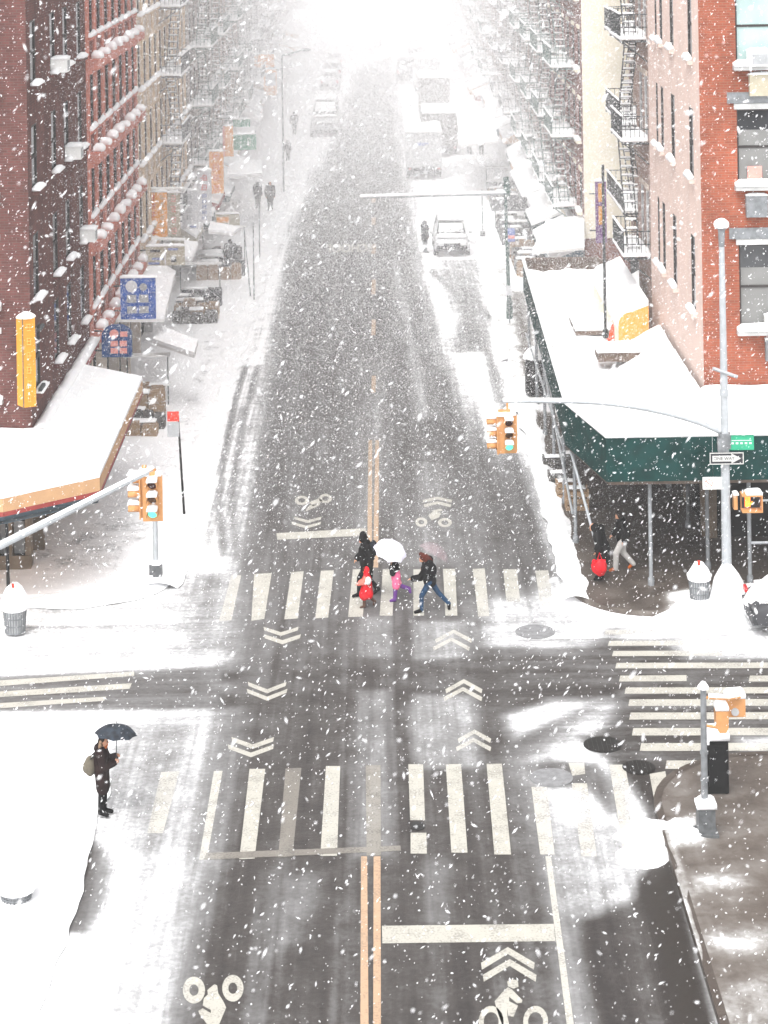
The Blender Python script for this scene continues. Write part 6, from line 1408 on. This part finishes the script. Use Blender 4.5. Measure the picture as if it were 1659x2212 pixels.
# 3: child in red
v = on(795, 1312, 0); s3 = .64
cw = stand_pose(pelvis=(0, 0, .86), chest=(.0, 0, 1.2), neck=(.02, 0, 1.4), head=(.05, 0, 1.56), kneel=(.12, .09, .48), anklel=(.12, .09, .08), toel=(.28, .1, .04), kneer=(-.04, -.09, .46), ankler=(-.32, -.09, .22), toer=(-.26, -.1, .08), elbl=(.16, .24, 1.1), wril=(.36, .2, 1.05), elbr=(.1, -.24, 1.1), wrir=(.3, -.2, 1.0))
person("small child in a bright red coat and brown boots on the crosswalk", (v.x - .02, v.y, 0), math.pi, s3, cw, lambda g, s, fw, sd: [
    ("coat", REDC, [c for c in top(g, s, .06)[:4]] + skirt(g, s, .54, .22, .30, .12) + skirt(g, s, .56, .22, .28, -.06) + [(g['chest'], g['pelvis'], .19 * s, .23 * s)], None), ("sleeves", CORAL, [(g['sho' + q], g['elb' + q], .1 * s, .09 * s) for q in 'lr'] + [(g['elb' + q], g['wri' + q], .088 * s, .075 * s) for q in 'lr'], None), ("trousers", BROWNC, lg(g, s, 1, .02), None), ("boots", BROWNC, boots(g, s, .5), None), ("hood", REDC, None or [(g['neck'], g['head'] - fw * .04 * s, .11 * s, .135 * s)], hood(g, s, .125, .04)), ("hair", HAIRR, [(g['head'] + fw * .03 * s + Vector((0, 0, .03 * s)), g['head'] + fw * .02 * s + Vector((0, 0, .06 * s)), .1 * s, .09 * s)], None)])
b = MB(); b.sphere((0, 0, 0), .10, 10, 8, (.8, 1, 1.1)); single("bag", b, WHITEP, "small white bag on the back of the child in red", "bag", (v.x + .02, v.y - .20, .78), world=False)
# 4: child in pink under the pale umbrella, one leg kicked back
v = on(858, 1298, 0); s4 = .70
kick = stand_pose(pelvis=(0, 0, .88), chest=(.03, 0, 1.22), neck=(.06, 0, 1.42), head=(.1, 0, 1.57), kneel=(.03, .09, .48), anklel=(.06, .09, .08), toel=(.22, .1, .04), kneer=(-.16, -.09, .56), ankler=(-.50, -.09, .44), toer=(-.54, -.1, .30), elbl=(.14, .22, 1.14), wril=(.16, .1, 1.36), elbr=(.12, -.24, 1.12), wrir=(.16, -.1, 1.30), palml=(0, -1, 0), palmr=(0, 1, 0), cl=(1.2,), cr=(1.2,))
person("child in pink coat and purple boots with one foot kicked back under the white umbrella", (v.x - .02, v.y, 0), math.pi, s4, kick, lambda g, s, fw, sd: [
    ("coat", PINKC, [(g['pelvis'], g['chest'], .19 * s, .17 * s)] + skirt(g, s, .60, .2, .22) + [(g['hipr'], g['kneer'].lerp(g['hipr'], .3), .13 * s, .11 * s)], None), ("jacket", COATB, top(g, s, .07)[1:], None), ("trousers", PURC, lg(g, s, 1, .03), None), ("boots", PURC, [(a, b_, r0 * 1.25, r1 * 1.25) for a, b_, r0, r1 in boots(g, s, .55)], None), ("hair", HAIRD, [(g['head'] - fw * .03 * s, g['head'] - fw * .02 * s + Vector((0, 0, .06 * s)), .112 * s, .1 * s), (g['neck'] - fw * .05 * s, g['head'] - fw * .05 * s, .1 * s, .11 * s)], None), ("fur_trim", FUR, [(g['head'] + fw * .05 * s - Vector((0, 0, .09 * s)), g['head'] + fw * .06 * s + Vector((0, 0, .0)), .05 * s, .03 * s)], None)])
a_ = atd(848, 1174, v.y - .1); umbrella("pale lavender white umbrella over the child in pink", tuple(a_), (.30, -.34, 1), .47, .27, UMBW, (v.x - .13, v.y, .93))
# 5: striding person in jeans with a clear pink umbrella behind
v = on(928, 1322, 0); s5 = .96
stride = stand_pose(pelvis=(0, 0, .86), chest=(.06, 0, 1.2), neck=(.11, 0, 1.38), head=(.17, 0, 1.49), kneel=(.24, .09, .48), anklel=(.24, .09, .09), toel=(.42, .1, .04), kneer=(-.22, -.09, .52), ankler=(-.52, -.09, .20), toer=(-.52, -.1, .06), elbl=(.26, .24, 1.04), wril=(.48, .2, 1.0), elbr=(-.02, -.25, 1.04), wrir=(.16, -.16, 1.14), cl=(.4,), cr=(1.1,), palmr=(0, 1, 0))
person("person in blue jeans and black jacket striding left across the far crosswalk", (v.x + .02, v.y, 0), math.pi, s5, stride, lambda g, s, fw, sd: [
    ("jacket", COATB, top(g, s, .055) + [(g['pelvis'] + Vector((0, 0, .03)), g['chest'] - fw * .05 * s, .17 * s, .20 * s), (g['chest'] - fw * .14 * s, g['chest'] - fw * .12 * s - Vector((0, 0, .18 * s)), .12 * s, .12 * s)], None), ("jeans", JEANS, lg(g, s, 1, .012), None), ("boots", COATB, boots(g, s, .42), None), ("hood", HAIRR, [(g['neck'] - fw * .08 * s, g['head'] - fw * .07 * s, .13 * s, .12 * s), (g['head'] - fw * .02 * s + Vector((0, 0, .03 * s)), g['head'] + fw * .07 * s + Vector((0, 0, .12 * s)), .115 * s, .06 * s)], None)])
a_ = atd(948, 1176, v.y + .4); umbrella("clear pinkish umbrella trailing behind the person in jeans", tuple(a_), (.62, .25, 1), .46, .30, UMBP, (v.x + .14, v.y + .1, 1.06), GREYM)
# 6, 7: two people under the shed
v = on(1298, 1255, KR); fr = stand_pose(pelvis=(-.12, 0, .86), chest=(.02, 0, 1.2), neck=(.1, 0, 1.36), head=(.18, 0, 1.46))
person("person in black under the shed edge carrying a bright red bag", (v.x, v.y + .1, KR), math.pi * .9, .98, fr, lambda g, s, fw, sd: [("coat", COATB, top(g, s, .05) + skirt(g, s, .5, .17, .2), None), ("trousers", COATB, lg(g, s, 1, .02), None), ("boots", COATB, boots(g, s), None), ("hood", COATB, [(g['neck'], g['head'] - fw * .03 * s, .1 * s, .12 * s)], None)], vox=.016)
b = MB(); b.sphere((0, 0, 0), .22, 14, 10, (1, .8, .95), jit=.35); b.sphere((-.16, -.05, .16), .07, 8, 6, jit=.3); o = single("shopping_bag", b, REDC, "bulging bright red bag held low by the person in black", "bag", (v.x - .05, v.y - .28, .62), world=False)
b = MB(); b.tube([(-.06, 0, .2), (0, .1, .36), (.06, 0, .2)], .012, 6); part("handle", b, REDC, o, world=False)
v = on(1346, 1232, KR); person("person in pale trousers and brown shoes walking under the dark shed", (v.x, v.y, KR), math.pi, .98, walk, lambda g, s, fw, sd: [("coat", COATB, top(g, s, .05) + [(g['pelvis'], g['chest'], .17 * s, .18 * s)], None), ("trousers", PALEC, lg(g, s, 1, .03), None), ("shoes", SCARF, boots(g, s, .12), None), ("hair", HAIRD, [(g['head'] - fw * .02 * s, g['head'] + Vector((0, 0, .05 * s)), .105 * s, .095 * s)], None)], vox=.016)
# far pedestrians
FARG = 'far pedestrians in dark coats'
def far(label, xd, yd, rz, s, pose, m=COATN, m2=COATB, z=KR):
    v = on(xd, yd, z); return person(label, (v.x, v.y, z), rz, s, pose, lambda g, s, fw, sd: [("coat", m, top(g, s, .05) + skirt(g, s, .7, .17, .19), None), ("trousers", m2, lg(g, s, 1, .02), None), ("boots", COATB, boots(g, s), None), ("hood", m, [(g['neck'], g['head'] - fw * .03 * s, .1 * s, .118 * s)], None)], vox=.024, hands=True, group=FARG)
far("pedestrian in dark jacket and grey trousers beside the snow covered parked car", 918, 546, .6, 1.0, stand_pose(elbl=(.16, .24, 1.15), wril=(.36, .2, 1.2)), COATN, GREYM, 0.0)
far("pedestrian on the left pavement beside the pinkish covered stall", 498, 592, 1.5, 1.02, walk, COATB, COATN)
far("left one of two dark figures by the left kerb post", 557, 452, 1.2, .98, stand_pose(), COATN)
far("right one of two dark figures by the left kerb post", 584, 456, -1.4, 1.02, stand_pose(), COATB)
far("lone figure with raised hood on the left pavement near the parked van", 636, 292, 1.6, 1.05, walk, COATN)
far("hooded figure left of a pair on the far right pavement", 1014, 334, 1.6, 1.0, walk, COATN)
far("taller figure right of a pair on the far right pavement", 1040, 335, -1.5, 1.05, stand_pose(), COATB)
far("small figure half hidden in snow behind the lone left figure", 622, 350, 1.6, .9, stand_pose(), COATN)
# ---------------------------------------------------------------- falling snow
def flakes(n, ylo, yhi, rlo, rhi, seed, spread=1.35, power=3.0, long_share=.25):
    r = np.random.default_rng(seed)
    y = (ylo ** power + (yhi ** power - ylo ** power) * r.random(n)) ** (1 / power)
    # sideways and in height: a good deal wider than the picture, never below the ground
    x = (r.random(n) - .5) * 2 * y * (1659 / 2 / FPX) * spread - y * .004
    zmin = np.maximum(.2, H - y * (2212 + 260 + 150) / FPX); zmax = np.minimum(23.5, H - y * (260 - 260) / FPX + 1.0)
    z = zmin + (zmax - zmin) * r.random(n)
    far_ = y > 55
    x = np.where(far_, (r.random(n) - .5) * 2 * np.minimum(9.5, y * .2), x)
    rad = rlo + (rhi - rlo) * r.random(n) ** 2.2
    asp = np.where(r.random(n) < long_share, 2.0 + 2.8 * r.random(n), 1.0 + .7 * r.random(n))
    d = np.stack([.62 + .25 * r.standard_normal(n), .25 * r.standard_normal(n), .78 + .2 * r.standard_normal(n)], 1)
    rnd = r.standard_normal((n, 3)); mix = (r.random(n) < .35)[:, None]; d = np.where(mix, rnd, np.stack([.62 + .25 * r.standard_normal(n), .25 * r.standard_normal(n), .78 + .2 * r.standard_normal(n)], 1))
    d /= np.linalg.norm(d, axis=1, keepdims=True)
    h = np.where(np.abs(d[:, 2:3]) < .9, np.array([[0, 0, 1.0]]), np.array([[1.0, 0, 0]])); a = np.cross(d, h); a /= np.linalg.norm(a, axis=1, keepdims=True); bq = np.cross(d, a)
    c = np.stack([x, y, z], 1); L_ = (rad * asp)[:, None]; Rr = rad[:, None]
    j = lambda: .7 + .6 * r.random((n, 1))
    P_ = np.stack([c + d * L_ * j(), c - d * L_ * j(), c + a * Rr * j(), c - a * Rr * j(), c + bq * Rr * j(), c - bq * Rr * j()], 1)
    return P_.reshape(-1, 3)
def flat_flakes(n, ylo, yhi, rlo, rhi, seed, power):
    """thin plates, for the thick of the snowfall further off"""
    r = np.random.default_rng(seed); y = (ylo ** power + (yhi ** power - ylo ** power) * r.random(n)) ** (1 / power)
    c = np.stack([(r.random(n) - .5) * 19.0, y, .2 + np.where(y < 66, 18.0, 22.5) * r.random(n)], 1)
    d = r.standard_normal((n, 3)); d /= np.linalg.norm(d, axis=1, keepdims=True); a = np.cross(d, r.standard_normal((n, 3))); a /= np.linalg.norm(a, axis=1, keepdims=True)
    rad = (y * (rlo + (rhi - rlo) * r.random(n) ** 2.0))[:, None]
    return np.stack([c + d * rad * 1.25, c + a * rad, c - d * rad * 1.25, c - a * rad], 1).reshape(-1, 3)
def plate_object(name, V):
    n = len(V) // 4; me = bpy.data.meshes.new(name); me.vertices.add(len(V)); me.vertices.foreach_set('co', V.astype(np.float32).ravel()); me.loops.add(n * 4); me.loops.foreach_set('vertex_index', np.arange(n * 4, dtype=np.int32))
    me.polygons.add(n); me.polygons.foreach_set('loop_start', np.arange(0, n * 4, 4, dtype=np.int32)); me.update(calc_edges=True)
    return tag(link(name, me, FLAKE), kind='stuff')
def flake_object(name, V):
    n = len(V) // 6; base = (np.arange(n) * 6)[:, None, None]
    F = (base + np.array([[0, 2, 4], [0, 4, 3], [0, 3, 5], [0, 5, 2], [1, 4, 2], [1, 3, 4], [1, 5, 3], [1, 2, 5]])[None]).reshape(-1, 3)
    me = bpy.data.meshes.new(name); me.vertices.add(len(V)); me.vertices.foreach_set('co', V.astype(np.float32).ravel()); me.loops.add(F.size); me.loops.foreach_set('vertex_index', F.ravel().astype(np.int32))
    me.polygons.add(len(F)); me.polygons.foreach_set('loop_start', np.arange(0, F.size, 3, dtype=np.int32)); me.polygons.foreach_set('use_smooth', np.ones(len(F), bool)); me.update(calc_edges=True)
    return tag(link(name, me, FLAKE), kind='stuff')
FLAKE, _n, _b = new_mat("snowflake")
_d = N(_n, "ShaderNodeBsdfDiffuse"); _t = N(_n, "ShaderNodeBsdfTranslucent"); _m = N(_n, "ShaderNodeMixShader"); _m.inputs[0].default_value = 0.45
for _q in (_d, _t): _q.inputs['Color'].default_value = (0.96, 0.96, 0.97, 1)
_n.links.new(_d.outputs[0], _m.inputs[1]); _n.links.new(_t.outputs[0], _m.inputs[2]); _n.links.new(_m.outputs[0], _n.nodes['Material Output'].inputs['Surface']); _n.nodes.remove(_b)
flake_object("falling_snow", np.concatenate([flakes(6500, 12, 28, .0030, .0120, 5, long_share=.55), flakes(12000, 24, 56, .003, .010, 15, long_share=.4), flakes(25000, 26, 60, .004, .0145, 6, long_share=.45), flakes(30000, 58, 90, .006, .02, 8, power=2.2)]))
plate_object("thick_snowfall", np.concatenate([flat_flakes(4000000, 62, 292, .00005, .000165, 9, .9), flat_flakes(3300000, 58, 140, .00004, .000125, 19, .9)]))
# ---------------------------------------------------------------- haze of the snowfall
b = MB(); b.bbox((-120, -30, -1.1), (120, 320, 24.2)); me = b.mesh("haze")
hm = bpy.data.materials.new("haze"); hm.use_nodes = True; n = hm.node_tree; n.nodes.clear()
pv = n.nodes.new("ShaderNodeVolumePrincipled"); pv.inputs['Color'].default_value = (1, 1, 1, 1); pv.inputs['Density'].default_value = 0.0006; pv.inputs['Anisotropy'].default_value = 0.0
mo = n.nodes.new("ShaderNodeOutputMaterial"); n.links.new(pv.outputs[0], mo.inputs['Volume'])
tag(link("haze", me, hm), kind='stuff')
